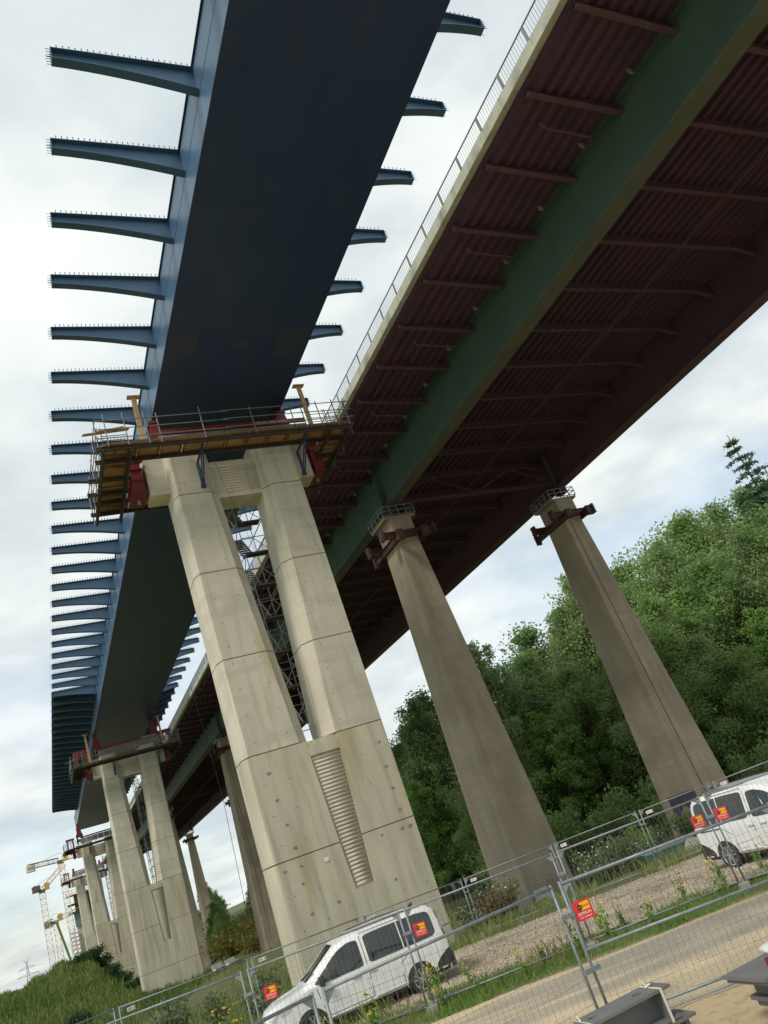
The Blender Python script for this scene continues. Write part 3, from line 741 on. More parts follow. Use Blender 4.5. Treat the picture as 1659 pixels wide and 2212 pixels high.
def make_pier():
    root = thing('concrete_pier', 'x', 'bridge pier', (PXC, PYF, 0), group='new concrete bridge piers with paired legs')
    J = [8.75, 13.3, 17.75, 22.18, 25.2]
    for sgn in (-1, 1):
        for za, zb in zip(J[:-1], J[1:]):
            seg = MB().loft([leg_ring(za + .022, sgn), leg_ring(zb - .022, sgn)]).build('leg_lift', 'new_concrete', root)
            hp = []
            for zz in np.arange(za + .55, zb - .2, 1.25):
                b = bz(zz)
                for xx in (A_ - .42, b + .38): hp.append((sgn * xx, zz + random.uniform(-.03, .03)))
            tie_holes(hp, seg)
            MB().loft([leg_ring(za - .03, sgn, .035), leg_ring(za + .03, sgn, .035)]).build('joint_strip', 'joint_dark', root)
        # corbel on the outer side of the leg top
        x0, x1 = sorted((sgn * (A_ + .15), sgn * 4.5))
        xi, xo = sgn * (A_ + .12), sgn * 4.5
        c_ = MB().hexa([(min(xi, xo), .75, 22.75), (max(xi, xo), .75, 22.75), (max(xi, xo), 2.0, 22.75), (min(xi, xo), 2.0, 22.75),
                        (min(xi, xo), .75, 25.1), (max(xi, xo), .75, 25.1), (max(xi, xo), 2.0, 25.1), (min(xi, xo), 2.0, 25.1)])
        c_.build('corbel', 'new_concrete', root)
    # cross beam between the leg heads, fluted front
    xb = MB().box(-1.3, 1.3, .52, 2.0, 22.02, 24.2).build('cross_beam', 'new_concrete', root)
    ribs_row(xb, np.arange(22.35, 24.0, .165), lambda z: 1.26, 0, .52, .05, 'new_concrete')
    # lower shaft
    PC = .15
    hw = lambda z: float(np.interp(z, [2.2, 8.05], [.435, .77]))
    k = .12
    def body(z): return [(-A_ - .048, k, z), (A_ + .048, k, z), (A_ + .2, .5, z), (A_ + .2, 1.9, z), (A_, 2.45, z), (-A_, 2.45, z), (-A_ - .2, 1.9, z), (-A_ - .2, .5, z)]
    for za, zb in ((-11.0, -.4), (-.4, 4.2), (4.2, 8.75)):
        za_, zb_ = za + .022, zb - .022
        o = MB().loft([body(za_), body(zb_)]).build('shaft_lift', 'new_concrete_dirty', root)
        def slab(xl0, xr0, xl1, xr1, z0, z1):
            y1 = k - .001
            MB().hexa([(xl0, 0, z0), (xr0, 0, z0), (xr0, y1, z0), (xl0, y1, z0), (xl1, 0, z1), (xr1, 0, z1), (xr1, y1, z1), (xl1, y1, z1)]).build('front_slab', 'new_concrete_dirty', o)
        if za < -1: slab(-A_, A_, -A_, A_, za_, zb_)
        else:
            z0 = za_
            if za < 2:
                slab(-A_, A_, -A_, A_, za_, 2.2); z0 = 2.2
            z1 = zb_ if za < 2 else zb_
            slab(-A_, PC - hw(z0), -A_, PC - hw(z1), z0, z1)
            slab(PC + hw(z0), A_, PC + hw(z1), A_, z0, z1)
            if za > 2: slab(PC - hw(8.05) + .004, PC + hw(8.05) - .004, PC - hw(8.5) + .004, PC + hw(8.5) - .004, 8.05, 8.5)
        hp = []
        for zz in np.arange(max(za, -2) + .6, zb - .2, 1.3):
            for xx in (-A_ + .4, -A_ + 1.5, A_ - 1.5, A_ - .4): hp.append((xx, zz + random.uniform(-.05, .05)))
        tie_holes(hp, o, .024)
    ribs_row(root, np.arange(2.36, 8.0, .168), lambda z: hw(z) - .012, PC, k, .062, 'new_concrete')
    for zz in (4.2, -.4):
        MB().loft([[(-A_ + .02, .03, zz - .03), (A_ - .02, .03, zz - .03), (A_ + .17, .5, zz - .03), (A_ + .17, 1.9, zz - .03), (A_, 2.4, zz - .03), (-A_, 2.4, zz - .03), (-A_ - .17, 1.9, zz - .03), (-A_ - .17, .5, zz - .03)],
                   [(-A_ + .02, .03, zz + .03), (A_ - .02, .03, zz + .03), (A_ + .17, .5, zz + .03), (A_ + .17, 1.9, zz + .03), (A_, 2.4, zz + .03), (-A_, 2.4, zz + .03), (-A_ - .17, 1.9, zz + .03), (-A_ - .17, .5, zz + .03)]]
                  ).build('joint_strip', 'joint_dark', root) if zz < 0 else None
    for sgn in (-1, 1):     # dark joint in the two side slabs at 4.2 m
        xa, xb_ = sorted((sgn * (A_ - .02), PC + sgn * (hw(4.2) + .02)))
        MB().box(xa, xb_, .03, k + .02, 4.17, 4.23).build('joint_strip', 'joint_dark', root)
    return root
VP = [(PXC, 35.0, 0.0), (PXC, 107.3, 0.1), (PXC, 191.0, 0.2), (PXC, 262.0, 0.2)]
VL = ['nearest new concrete pier with two legs and fluted panel, behind the parked van',
      'second new concrete pier from the camera, standing beside the grassy mound',
      'third new concrete pier, its foot hidden behind the grassy mound',
      'farthest finished new concrete pier, beside the tower cranes']
pier = make_pier()
piers = [pier] + [copy_tree(pier) for _ in range(3)]
for o, p, l in zip(piers, VP, VL):
    o.location = p; o['label'] = l
for x, z in [(-2.62, 7.82), (-2.57, 6.65), (-2.42, 5.57), (-2.36, 4.56), (-3.04, 3.81), (-2.31, 3.81), (-1.18, 3.73), (-2.45, 3.14), (-2.42, 1.94), (-2.44, .86),
             (2.84, 7.75), (2.78, 6.61), (2.78, 5.61), (2.78, 4.63), (2.6, 3.85), (3.0, 3.83), (1.56, 3.87), (-1.19, 1.99), (1.56, 1.99)]:
    r = random.uniform(.05, .085); a = random.uniform(-.5, .5)
    pts = []
    for i in range(7):
        q = 2 * PI * i / 7
        rr = r * random.uniform(.75, 1.25)
        pts.append((x + rr * 1.25 * math.copysign(abs(math.cos(q)) ** .6, math.cos(q)), -.006, z + rr * math.copysign(abs(math.sin(q)) ** .6, math.sin(q))))
    MB().add(pts, [tuple(range(7))]).build('tape_patch', 'tape', pier)
MB().box(-1.27, -1.09, -.03, -.008, 3.65, 3.81).build('survey_plate', 'white_paint', pier)

# ------------------------------------------------------------------ work platforms on the pier heads
def make_platform():
    root = thing('work_platform', 'x', 'scaffold platform', (PXC, PYF, 0), group='timber work platforms round the pier heads')
    Z0 = 23.95
    for y in (-2.0, -.85, 3.3, 4.5):
        MB().ibeam((-7.05, y, Z0 + .1), (6.25, y, Z0 + .1), .12, .2, .035, .03).build('long_beam', 'dark_beam', root)
    for x in (-6.75, -5.5, 5.0, 6.1):
        MB().ibeam((x, -2.2, Z0 - .12), (x, 5.2, Z0 - .12), .12, .2, .035, .03).build('cross_beam', 'dark_beam', root)
    for y in (.9, 2.3):
        for x0, x1 in ((-7.3, -4.7), (4.75, 6.9)):
            MB().ibeam((x0, y, Z0 + .1), (x1, y, Z0 + .1), .12, .2, .035, .03).build('short_beam', 'dark_beam', root)
    # formwork deck panels, each with its frame below
    def panel(lx, ly):
        a = MB().box(.02, lx - .02, .02, ly - .02, 0, .03)
        f = MB()
        for x0, x1, y0, y1 in ((.02, lx - .02, .02, .1), (.02, lx - .02, ly - .1, ly - .02), (.02, .1, .101, ly - .101), (lx - .1, lx - .02, .101, ly - .101)):
            f.box(x0, x1, y0, y1, -.05, -.001)
        return tomesh('deck_panel', a, 'ply'), tomesh('panel_frame', f, 'ply_frame')
    pa, pf = panel(1.1, 1.3)
    for k in range(11):
        o = link('deck_panel', pa, root, loc=(-6.2 + k * 1.12, -2.08, Z0 + .26)); link('panel_frame', pf, o)
        o = link('deck_panel', pa, root, loc=(-6.2 + k * 1.12, 3.22, Z0 + .26)); link('panel_frame', pf, o)
    pa, pf = panel(1.35, 1.0)
    for k in range(7):
        for x in (-6.8, 4.85):
            if k in (0,) and x > 0: continue
            o = link('deck_panel', pa, root, loc=(x, -2.1 + k * 1.02, Z0 + .262 + .002 * (k % 2))); link('panel_frame', pf, o)
    # toe boards
    x = -6.6
    while x < 5.8:
        l = random.uniform(1.6, 2.6)
        MB().box(x, min(x + l, 6.2), -2.17, -2.13, Z0 + .22, Z0 + .36).build('toe_board', 'ply_frame', root); x += l + .02
    # guard rail
    px = [-6.47, -5.53, -4.54, -3.96, -1.8, .85, 3.04, 3.66, 4.59, 5.53, 6.2]
    for x in px:
        MB().tube((x, -2.22, Z0 + .1), (x + random.uniform(-.03, .03), -2.24, 25.68 + random.uniform(-.05, .25)), .028, 6).build('guard_post', 'scaffold_tube', root)
    for z in (25.5, 25.0, 24.5):
        MB().tube((-6.9, -2.26, z), (-.3, -2.26, z + random.uniform(-.03, .03)), .025, 6).build('guard_rail', 'scaffold_tube', root)
        MB().tube((-.7, -2.31, z + .02), (6.5, -2.31, z + random.uniform(-.03, .03)), .025, 6).build('guard_rail', 'scaffold_tube', root)
    for x in (-6.9, 6.32):
        for y in (-1.9, -.2, 1.5, 3.2, 4.8):
            MB().tube((x, y, Z0 - .3), (x, y, 25.7), .028, 6).build('guard_post', 'scaffold_tube', root)
        for z in (25.5, 25.0, 24.5, 24.0):
            MB().tube((x, -2.4, z), (x, 5.1, z), .025, 6).build('guard_rail', 'scaffold_tube', root)
    for x0, x1 in ((-6.6, -5.4), (4.2, 5.2), (5.3, 6.2)):   # short ladder frames of the bay ends
        for z in (24.6, 24.85, 25.1, 25.35):
            MB().tube((x0, -1.5, z), (x1, -1.5, z), .022, 5).build('frame_rung', 'scaffold_tube', root)
        for x in (x0, x1): MB().tube((x, -1.5, 24.2), (x, -1.5, 25.6), .026, 5).build('guard_post', 'scaffold_tube', root)
    # red cross beam with lettering, grey screens under it
    rb = MB().box(-3.4, 4.9, .28, .34, 26.08, 26.36).build('cross_member', 'red_steel', root)
    text('lettering', 'TEUPE GERÜSTBAU', .24, 'white_paint', rb, (2.95, .276, 26.22), (PI / 2, 0, 0))
    for k in range(7):
        MB().box(-3.5 + k * 1.2, -2.34 + k * 1.2, .30, .34, 24.95, 26.0).build('screen_panel', 'grey_sheet', root)
    for k in range(30):
        x = -3.4 + k * .28
        MB().box(x, x + .05, .27, .299, 24.96, 25.98).build('screen_batten', 'grey_sheet', root)
    # triangular blue brackets against the legs
    for x in (-1.98, 3.6):
        b_ = MB().beam((x, -2.0, Z0 - .06), (x, -.04, Z0 - .06), .09, .1).build('support_bracket', 'blue_paint', root)
        for dxx in (-.05, .05):
            MB().beam((x + dxx, -.1, Z0 - .1), (x + dxx, -.1, 22.55), .05, .09).build('bracket_post', 'blue_paint', b_)
            MB().beam((x + dxx, -1.7, Z0 - .1), (x + dxx, -.14, 22.62), .05, .07).build('bracket_strut', 'blue_paint', b_)
        MB().box(x - .12, x + .12, -.16, -.002, 22.42, 22.6).build('bracket_shoe', 'blue_paint', b_)
    # loose boards lying over the rail at the left end
    for k, (a, b) in enumerate((((-7.5, -1.9, 25.0), (-5.2, -1.2, 25.6)), ((-6.9, -1.8, 25.15), (-5.5, -1.55, 25.5)))):
        MB().beam(a, b, .2, .04).build('loose_board', 'timber', root)
    return root
PLL = ['timber work platform with guard rails round the head of the nearest new pier',
       'dark work platform round the head of the second new pier',
       'dark work platform round the head of the third new pier, high over the mound',
       'work platform round the head of the farthest new pier']
plat = make_platform()
plats = [plat] + [copy_tree(plat) for _ in range(3)]
PDZ = [0, .1, .5, .5]
for o, p, l, dz in zip(plats, VP, PLL, PDZ): o.location = (p[0], p[1], dz); o['label'] = l

def make_jack():
    """red launching bearing: two trapezoid cheeks, top saddle, cylinder"""
    root = thing('launching_bearing', 'x', 'jack', (0, 0, 25.2), group='red launching bearings under the blue girder')
    for y in (-.4, .4):
        MB().hexa([(-.55, y - .03, 0), (.55, y - .03, 0), (.55, y + .03, 0), (-.55, y + .03, 0), (-.22, y - .03, 1.7), (.22, y - .03, 1.7), (.22, y + .03, 1.7), (-.22, y + .03, 1.7)]).build('cheek_plate', 'red_steel', root)
    MB().box(-.3, .3, -.5, .5, 1.701, 1.85).build('saddle', 'red_steel', root)
    MB().box(-.65, .65, -.5, .5, -.12, -.001).build('base_plate', 'red_steel', root)
    MB().tube((0, 0, .0), (0, 0, 1.7), .2, 12).build('cylinder', 'scaffold_tube', root)
    for z in (.5, 1.0): MB().box(-.42 + z * .12, .42 - z * .12, -.368, .368, z, z + .05).build('stiffener', 'red_steel', root)
    return root
jk = make_jack()
def make_sidebox():
    root = thing('clamping_beam', 'x', 'steel beam', (0, 0, 23), group='dark red steel clamps beside the leg heads')
    b_ = MB().box(-.28, .28, -.7, .9, 0, 1.95).build('beam_body', 'red_steel', root)
    for z in (.05, .7, 1.35, 1.85): MB().box(-.36, .36, -.78, .98, z, z + .06).build('flange', 'red_steel', root)
    for y in (-.4, .1, .6): MB().box(-.34, -.281, y, y + .05, .12, 1.84).build('stiffener', 'red_steel', root)
    MB().tube((0, .1, -.25), (0, .1, -.001), .09, 8).build('tie_rod', 'scaffold_tube', root)
    return root
sb = make_sidebox()
def make_tpost():
    root = thing('timber_prop', 'x', 'timber post', (0, 0, 24.3), group='timber props with a cross head on the platform')
    MB().box(-.12, .12, -.05, .05, 0, 2.9).build('post', 'timber', root)
    MB().box(-.32, .32, -.16, .16, 2.901, 2.96).build('head_board', 'timber', root)
    return root
tp = make_tpost()
def make_portal():
    root = thing('portal_frame', 'x', 'steel frame', (0, 0, 24.4), group='red portal frames at the platform ends')
    for x in (-.62, .62):
        MB().ibeam((x, 0, 0), (x, 0, 1.75), .34, .34, .04, .05, up=(0, 1, 0)).build('column', 'red_steel', root)
        MB().box(x - .28, x + .28, -.26, .26, -.06, -.001).build('base_plate', 'red_steel', root)
    MB().box(-.95, .95, -.2, .2, 1.751, 2.1).build('head_beam', 'red_steel', root)
    MB().beam((-.5, 0, 1.3), (-.1, 0, 1.74), .12, .12).build('knee_brace', 'red_steel', root)
    MB().beam((.5, 0, 1.3), (.1, 0, 1.74), .12, .12).build('knee_brace', 'red_steel', root)
    return root
pf_ = make_portal()
def make_pack():
    root = thing('packing_stack', 'x', 'steel stack', (0, 0, 25), group='dark packing stacks under the bearings')
    for k in range(4):
        for s_ in (-1, 1):
            if k % 2: MB().box(-.7, .7, s_ * .42 - .14, s_ * .42 + .14, .002 + k * .285, .283 + k * .285).build('sleeper', 'dark_beam', root)
            else: MB().box(s_ * .5 - .14, s_ * .5 + .14, -.6, .6, .002 + k * .285, .283 + k * .285).build('sleeper', 'dark_beam', root)
    return root
pkst = make_pack()
which = ['nearest', 'second', 'third', 'farthest']
first = {'j': 1, 's': 1, 't': 1, 'p': 1, 'k': 1}
def use(kind, proto):
    if first[kind]: first[kind] = 0; return proto
    return copy_tree(proto)
for i, p in enumerate(VP):
    gap = [0, 1.15, 1.9, 3.0][i]
    for sx, side in ((-1, 'left'), (1, 'right')):
        o = use('j', jk); o.location = (p[0] + (-3.45 if sx < 0 else 3.75), p[1] + 1.2, 25.2 + PDZ[i] + (gap if i < 3 else 0)); o.scale = (1, 1, 1.12)
        if 0 < i < 3:
            q_ = use('k', pkst); q_.location = (p[0] + (-3.45 if sx < 0 else 3.75), p[1] + 1.2, 25.1 + PDZ[i]); q_.scale = (1, 1, gap / 1.15)
            q_['label'] = 'dark steel packing stack under the %s bearing of the %s new pier' % (side, which[i])
        o['label'] = 'red launching bearing on the %s side of the %s new pier head' % (side, which[i])
        o = use('p', pf_); o.location = (p[0] + (-5.5 if sx < 0 else 5.0), p[1] + (-.2 if i == 0 else .4), 24.35 + PDZ[i])
        o.scale = (.9, 1, .5 if i == 0 else 1.05)
        o['label'] = 'red portal frame at the outer %s end of the %s platform' % (side, which[i])
        o = use('s', sb); o.location = (p[0] + (-5.0 if sx < 0 else 4.95), p[1] + 1.35, 22.95 + PDZ[i] * .3)
        o['label'] = 'dark red steel clamp hanging beside the %s leg head of the %s new pier' % (side, which[i])
        if i < 2:
            o = use('t', tp); o.location = (p[0] + (-4.7 if sx < 0 else 4.28), p[1] - 1.5, 24.35 + PDZ[i]); o.rotation_euler = (0, random.uniform(-.03, .03), 0)
            if i == 1: o.scale = (1, 1, 1.25)
            o['label'] = 'pale timber prop with a cross head at the %s end of the %s platform' % (side, which[i])

# ------------------------------------------------------------------ scaffold stair towers behind the piers
def make_tower(levels):
    root = thing('scaffold_tower', 'x', 'scaffold', (0, 0, 0), group='scaffold stair towers behind the new piers')
    W, D, Hh = 1.5, 2.4, 2.0
    st_ = tomesh('standard', MB().tube((0, 0, 0), (0, 0, Hh), .028, 5), 'scaffold_tube')
    lg = MB()
    for z in (.02, 1.0):
        for y in (0, D): lg.tube((0, y, z), (W, y, z), .025, 5)
        for x in (0, W): lg.tube((x, 0, z), (x, D, z), .025, 5)
    lgm = tomesh('ledger_frame', lg, 'scaffold_tube')
    br = MB().tube((0, -.03, 0), (W, -.03, Hh), .022, 5).tube((W + .03, 0, 0), (W + .03, D, Hh), .022, 5).tube((-.03, D, 0), (-.03, 0, Hh), .022, 5)
    brm = tomesh('brace', br, 'scaffold_tube')
    dk = tomesh('landing', MB().box(.05, W - .05, .05, .7, .05, .11), 'dark_beam')
    sr = MB()
    for k in range(9): sr.box(.1, .7, .75 + k * .17, .95 + k * .17, .15 + k * .21, .18 + k * .21)
    for x in (.08, .72): sr.beam((x, .7, .05), (x, 2.35, 2.0), .04, .12)
    srm = tomesh('stair_flight', sr, 'scaffold_tube')
    for l in range(levels):
        z = l * Hh
        for x in (0, W):
            for y in (0, D): link('standard', st_, root, loc=(x, y, z))
        link('ledger_frame', lgm, root, loc=(0, 0, z)); link('brace', brm, root, loc=(0, 0, z))
        link('landing', dk, root, loc=(0, 0, z)); link('stair_flight', srm, root, loc=(0, 0, z))
    return root
tw = make_tower(14)
tws = [tw, copy_tree(tw), copy_tree(tw)]
for o, (x, y), l in zip(tws, ((12.75, 39.6), (12.6, 111.6), (12.6, 195.5)), ('nearest', 'second', 'third')):
    o.location = (x, y, gz(x, y) - .1); o['label'] = 'grey scaffold stair tower seen between the legs of the %s new pier' % l

# ------------------------------------------------------------------ piers of the old bridge
def make_old_pier():
    root = thing('old_concrete_pier', 'x', 'bridge pier', (25.72, 45.4, 0), group='old tapered concrete piers')
    def ring(z):
        t = (21.4 - z) / 24.0
        hx = .85 + .77 * t; yf = -1.2 - 1.2 * t; yb = 1.2 + .45 * t; c = .06
        return [(-hx + c, yf, z), (hx - c, yf, z), (hx, yf + c, z), (hx, yb - c, z), (hx - c, yb, z), (-hx + c, yb, z), (-hx, yb - c, z), (-hx, yf + c, z)]
    MB().loft([ring(z) for z in (-12, -2, 6, 14, 21.4)]).build('shaft', 'old_concrete', root)
    a = MB()
    rib_ = lambda z: (lambda r: [(r[0][0] + .42 + 0.012 * (21.4 - z), r[0][1] - .02, z), (r[0][0] + .46 + 0.012 * (21.4 - z), r[0][1] - .02, z), (r[0][0] + .46 + 0.012 * (21.4 - z), r[0][1] + .05, z), (r[0][0] + .42 + 0.012 * (21.4 - z), r[0][1] + .05, z)])(ring(z))
    a.loft([rib_(-2), rib_(21.3)]).build('groove_shade_strip', 'rust_steel', root)  # dark strip standing in for the shade of a vertical groove
    MB().box(-.85, .85, -1.2, 1.2, 21.402, 23.2).build('head', 'old_concrete', root)
    MB().box(-1.25, 1.25, -1.25, 1.3, 23.201, 23.36).build('cap_slab', 'old_concrete', root)
    # guard rail round the cap
    cs = [(-1.28, -1.3), (1.28, -1.3), (1.28, 1.35), (-1.28, 1.35)]
    for (x0, y0), (x1, y1) in zip(cs, cs[1:] + cs[:1]):
        for z in (23.42, 23.78, 24.12):
            MB().beam((x0, y0, z), (x1, y1, z), .05, .05).build('guard_rail', 'galvanised', root)
        n_ = 4
        for k in range(n_):
            x, y = x0 + (x1 - x0) * k / n_, y0 + (y1 - y0) * k / n_
            MB().beam((x, y, 23.37), (x, y, 24.14), .05, .05).build('guard_post', 'galvanised', root)
    # clamp frame of rusty channels bolted round the head
    for y in (-1.36, 1.36):
        MB().ibeam((-1.9, y, 21.85), (2.1, y, 21.85), .24, .5, .03, .05).build('clamp_beam', 'rust_steel', root)
    for x in (-1.0, 1.0):
        MB().ibeam((x, -2.1, 21.55), (x, 2.5, 21.55), .24, .5, .03, .05).build('clamp_beam', 'rust_steel', root)
    for x, y, z in ((-1.0, -2.15, 21.55), (1.0, -2.15, 21.55), (-1.0, 2.55, 21.55), (1.0, 2.55, 21.55)):
        MB().box(x - .22, x + .22, y - .1, y + .1, z - .42, z + .36).build('anchor_block', 'rust_steel', root)
        for dz in (-.3, .25): MB().tube((x, y - .38, z + dz), (x, y + .38, z + dz), .03, 6).build('threaded_rod', 'rust_steel', root)
    for x, y in ((-1.95, -1.36), (2.15, -1.36), (-1.95, 1.36), (2.15, 1.36)):
        MB().box(x - .1, x + .1, y - .22, y + .22, 21.5, 22.3).build('anchor_block', 'rust_steel', root)
        for dz in (21.6, 22.15): MB().tube((x - .34, y, dz), (x + .34, y, dz), .03, 6).build('threaded_rod', 'rust_steel', root)
    return root
op = make_old_pier()
OPL = [((0, 0, 0), 'old tapered concrete pier just right of the nearest new pier, white sheet near its foot'),
       ((14.9, .5, -.45), 'rightmost old tapered concrete pier, rising behind the van at the right edge'),
       ((0, 68, 1.05), 'old pier standing behind the nearest new pier, between its left side and the second pier'),
       ((14.9, 68.5, .65), 'old pier of the far girder in the second row, mostly hidden'),
       ((0, 136, 2.1), 'old pier just visible along the right edge of the second new pier'),
       ((14.9, 137, 1.7), 'old pier of the far girder in the third row'),
       ((0, 204, 3.1), 'old pier of the near girder in the fourth row'),
       ((14.9, 207, 2.7), 'slim distant old pier standing alone against the sky under the old bridge')]
for i, (d, l) in enumerate(OPL):
    if i in (3,): continue
    o = op if i == 0 else copy_tree(op)
    o.location = (25.72 + d[0], 45.4 + d[1], d[2]); o['label'] = l
for c_ in list(op.children):
    if c_.name.startswith('groove_shade_strip'): bpy.data.objects.remove(c_)
sh = tag(MB().box(24.35, 25.28, 42.93, 42.945, -2.05, -1.5).build('notice_sheet', 'paper'), 'white notice sheet fixed near the foot of the old pier', 'sheet')
# ------------------------------------------------------------------ site fences
def fence_panel(a, b, label, group, mid=False, sign_plate=False, gusset=True, foot=True, thick=.021, flabel=None):
    ax, ay = a; bx, by = b
    L = math.hypot(bx - ax, by - ay); az = gz(ax, ay); bzz = gz(bx, by)
    root = thing('mesh_fence', label, 'fence', (ax, ay, az), math.atan2(by - ay, bx - ax), group)
    sl_ = (bzz - az) / L
    zz = lambda x, z: z + sl_ * x
    e0, e1 = .05, L - .05
    for x in (e0, e1):
        MB().tube((x, 0, zz(x, .06)), (x, 0, zz(x, 2.02)), thick, 8).build('post', 'galvanised', root, smooth=True)
    MB().tube((e0, 0, zz(e0, 1.98)), (e1, 0, zz(e1, 1.98)), thick, 8).build('top_rail', 'galvanised', root, smooth=True)
    MB().tube((e0, 0, zz(e0, .15)), (e1, 0, zz(e1, .15)), thick, 8).build('bottom_rail', 'galvanised', root, smooth=True)
    if mid: MB().tube((e0, 0, zz(e0, 1.06)), (e1, 0, zz(e1, 1.06)), thick * 1.0, 8).build('middle_rail', 'galvanised', root, smooth=True)
    m_ = MB(); ph = [random.uniform(0, 6) for _ in range(4)]
    x = e0 + .1
    k = 0
    while x < e1 - .04:
        d1, d2 = .008 * math.sin(k * .9 + ph[0]), .012 * math.sin(k * .37 + ph[1])
        m_.tube((x, .004, zz(x, .12)), (x + d1, .004 + d2, zz(x, 1.05)), .0024, 3, cap=False)
        m_.tube((x + d1, .004 + d2, zz(x, 1.05)), (x, .004, zz(x, 1.99)), .0024, 3, cap=False)
        x += .105; k += 1
    for z in (.42, .72, 1.0, 1.32, 1.64):
        n_ = 8
        for q in range(n_):
            xa, xb_ = e0 + (e1 - e0) * q / n_, e0 + (e1 - e0) * (q + 1) / n_
            wa, wb = .012 * math.sin(q * 1.3 + ph[2] + z), .012 * math.sin((q + 1) * 1.3 + ph[2] + z)
            m_.tube((xa, -.004, zz(xa, z + wa)), (xb_, -.004, zz(xb_, z + wb)), .0026, 3, cap=False)
    m_.build('wire_mesh', 'fence_wire', root, kind='stuff')
    if gusset:
        for x, d in ((e0 + .02, .14), (e1 - .02, -.14)):
            MB().add([(x, -.006, zz(x, 1.96)), (x + d, -.006, zz(x, 1.96)), (x, -.006, zz(x, 1.82)), (x, .002, zz(x, 1.96)), (x + d, .002, zz(x, 1.96)), (x, .002, zz(x, 1.82))],
                     [(0, 2, 1), (3, 4, 5), (0, 1, 4, 3), (1, 2, 5, 4), (2, 0, 3, 5)]).build('corner_gusset', 'galvanised', root)
    if sign_plate:
        x = e0 + .2
        p_ = MB().box(x, x + .24, -.036, -.026, zz(x, 1.80), zz(x, 1.90)).build('maker_plate', 'white_paint', root)
        MB().add([(x + .17, -.038, zz(x, 1.82)), (x + .23, -.038, zz(x, 1.815)), (x + .23, -.038, zz(x, 1.89)), (x + .19, -.038, zz(x, 1.86))], [(0, 1, 2, 3)]).build('arrow_mark', 'sign_orange', p_)
        for zl in (1.868, 1.838): MB().box(x + .015, x + .14, -.0385, -.0365, zz(x, zl - .008), zz(x, zl + .008)).build('text_line', 'rail_grey', p_)
    # clamp to the next panel
    MB().box(L - .09, L + .1, -.06, -.024, bzz - az + 1.52, bzz - az + 1.58).build('clamp', 'galvanised', root)
    if foot:
        f = MB().box(-.36, .36, -.115, .115, 0, .14)
        o = f.build('concrete_block', 'foot_concrete'); o.location = (ax, ay, az - .01); o.rotation_euler = (0, 0, math.atan2(by - ay, bx - ax) + PI / 2)
        tag(o, flabel or 'x', 'concrete block', group.replace('mesh fence panels', 'concrete blocks under the fence'))
    return root
F1p = [(-.55, 10.32), (2.95, 11.30), (6.83, 11.30), (9.98, 9.66), (13.2, 8.0)]
F1l = ['nearest mesh fence panel, at the bottom edge left of the van', 'nearest mesh fence panel whose top rail crosses in front of the van',
       'nearest mesh fence panel with a middle rail, behind the grey steel beam', 'nearest mesh fence panel at the right edge of the picture']
F1f = ['concrete fence foot under the nearest fence, out at the left', 'concrete fence foot at the left end of the nearest fence, before the van',
       'concrete fence foot behind the strapped steel beam', 'concrete fence foot by the stacked steel plates']
for k in range(4):
    a, b = F1p[k], F1p[k + 1]
    fence_panel(a, (b[0] - .06, b[1]), F1l[k], 'mesh fence panels on the near side of the road', mid=(k == 2), thick=.023, flabel=F1f[k])
F2p = [(.35, 21.0), (3.65, 19.5), (6.94, 17.99), (10.24, 16.48), (13.51, 14.97), (16.2, 12.6)]
F2l = ['mesh fence panel in front of the van bonnet and its left side grass', 'mesh fence panel standing before the front doors of the left van',
       'mesh fence panel along the verge between the left van and the road sign', 'mesh fence panel along the verge right of the road sign, before the gravel',
       'mesh fence panel standing before the doors of the right van']
for k in range(5):
    a, b = F2p[k], F2p[k + 1]
    fence_panel(a, (b[0] - .06, b[1]), F2l[k], 'mesh fence panels along the grass verge', sign_plate=(k == 0), flabel='concrete fence foot in the grass verge, %s from the left along the road' % nth(k + 1))
F3p = [(-2.4, 27.0), (1.45, 27.83), (5.6, 28.75), (9.4, 28.2), (13.65, 28.6), (16.7, 26.8), (19.0, 24.4), (21.05, 22.6), (23.6, 20.3)]
F3l = ['rear mesh fence panel in the grass at the far left bottom', 'rear mesh fence panel crossing in front of the second new pier foot', 'rear mesh fence panel behind the left van bonnet',
       'rear mesh fence panel behind the left van roof', 'rear mesh fence panel left of the old pier with the white sheet', 'rear mesh fence panel in front of the old pier foot',
       'rear mesh fence panel in front of the flowering bushes', 'rear mesh fence panel behind the right van with a navy cloth over it']
for k in range(8):
    a, b = F3p[k], F3p[k + 1]
    fence_panel(a, (b[0] - .06, b[1]), F3l[k], 'mesh fence panels at the back of the gravel lot', sign_plate=True, thick=.022,
                flabel='concrete fence foot under the rear fence, %s from the left' % ['first', 'second', 'third', 'fourth', 'fifth', 'sixth', 'seventh', 'eighth'][k])

def sign(x, y, zc, ang, label, tilt=0.0):
    r = thing('fence_sign', label, 'sign', (x, y, zc), ang, 'red rental signs on the fences')
    r.rotation_euler = (0, tilt, ang)
    MB().box(-.135, .135, -.004, .004, -.13, .13).build('board', 'sign_red', r)
    MB().box(-.03, .11, -.0065, -.0045, -.005, .105).build('panel', 'sign_yellow', r)
    MB().tube((-.04, -.0085, .042), (-.04, -.0046, .042), .038, 14).build('emblem', 'sign_black', r)
    text('lettering', 'MVS', .03, 'sign_yellow', r, (-.04, -.0095, .042), (PI / 2, 0, 0), .0004)
    text('lettering', 'Rental', .045, 'sign_black', r, (.045, -.0075, .05), (PI / 2, 0, 0), .0004)
    text('lettering', 'ZEPPELIN', .05, 'white_paint', r, (.0, -.0055, -.045), (PI / 2, 0, 0), .0004)
    text('lettering', 'hier mieten!', .038, 'white_paint', r, (.0, -.0055, -.092), (PI / 2, 0, 0), .0004)
    return r
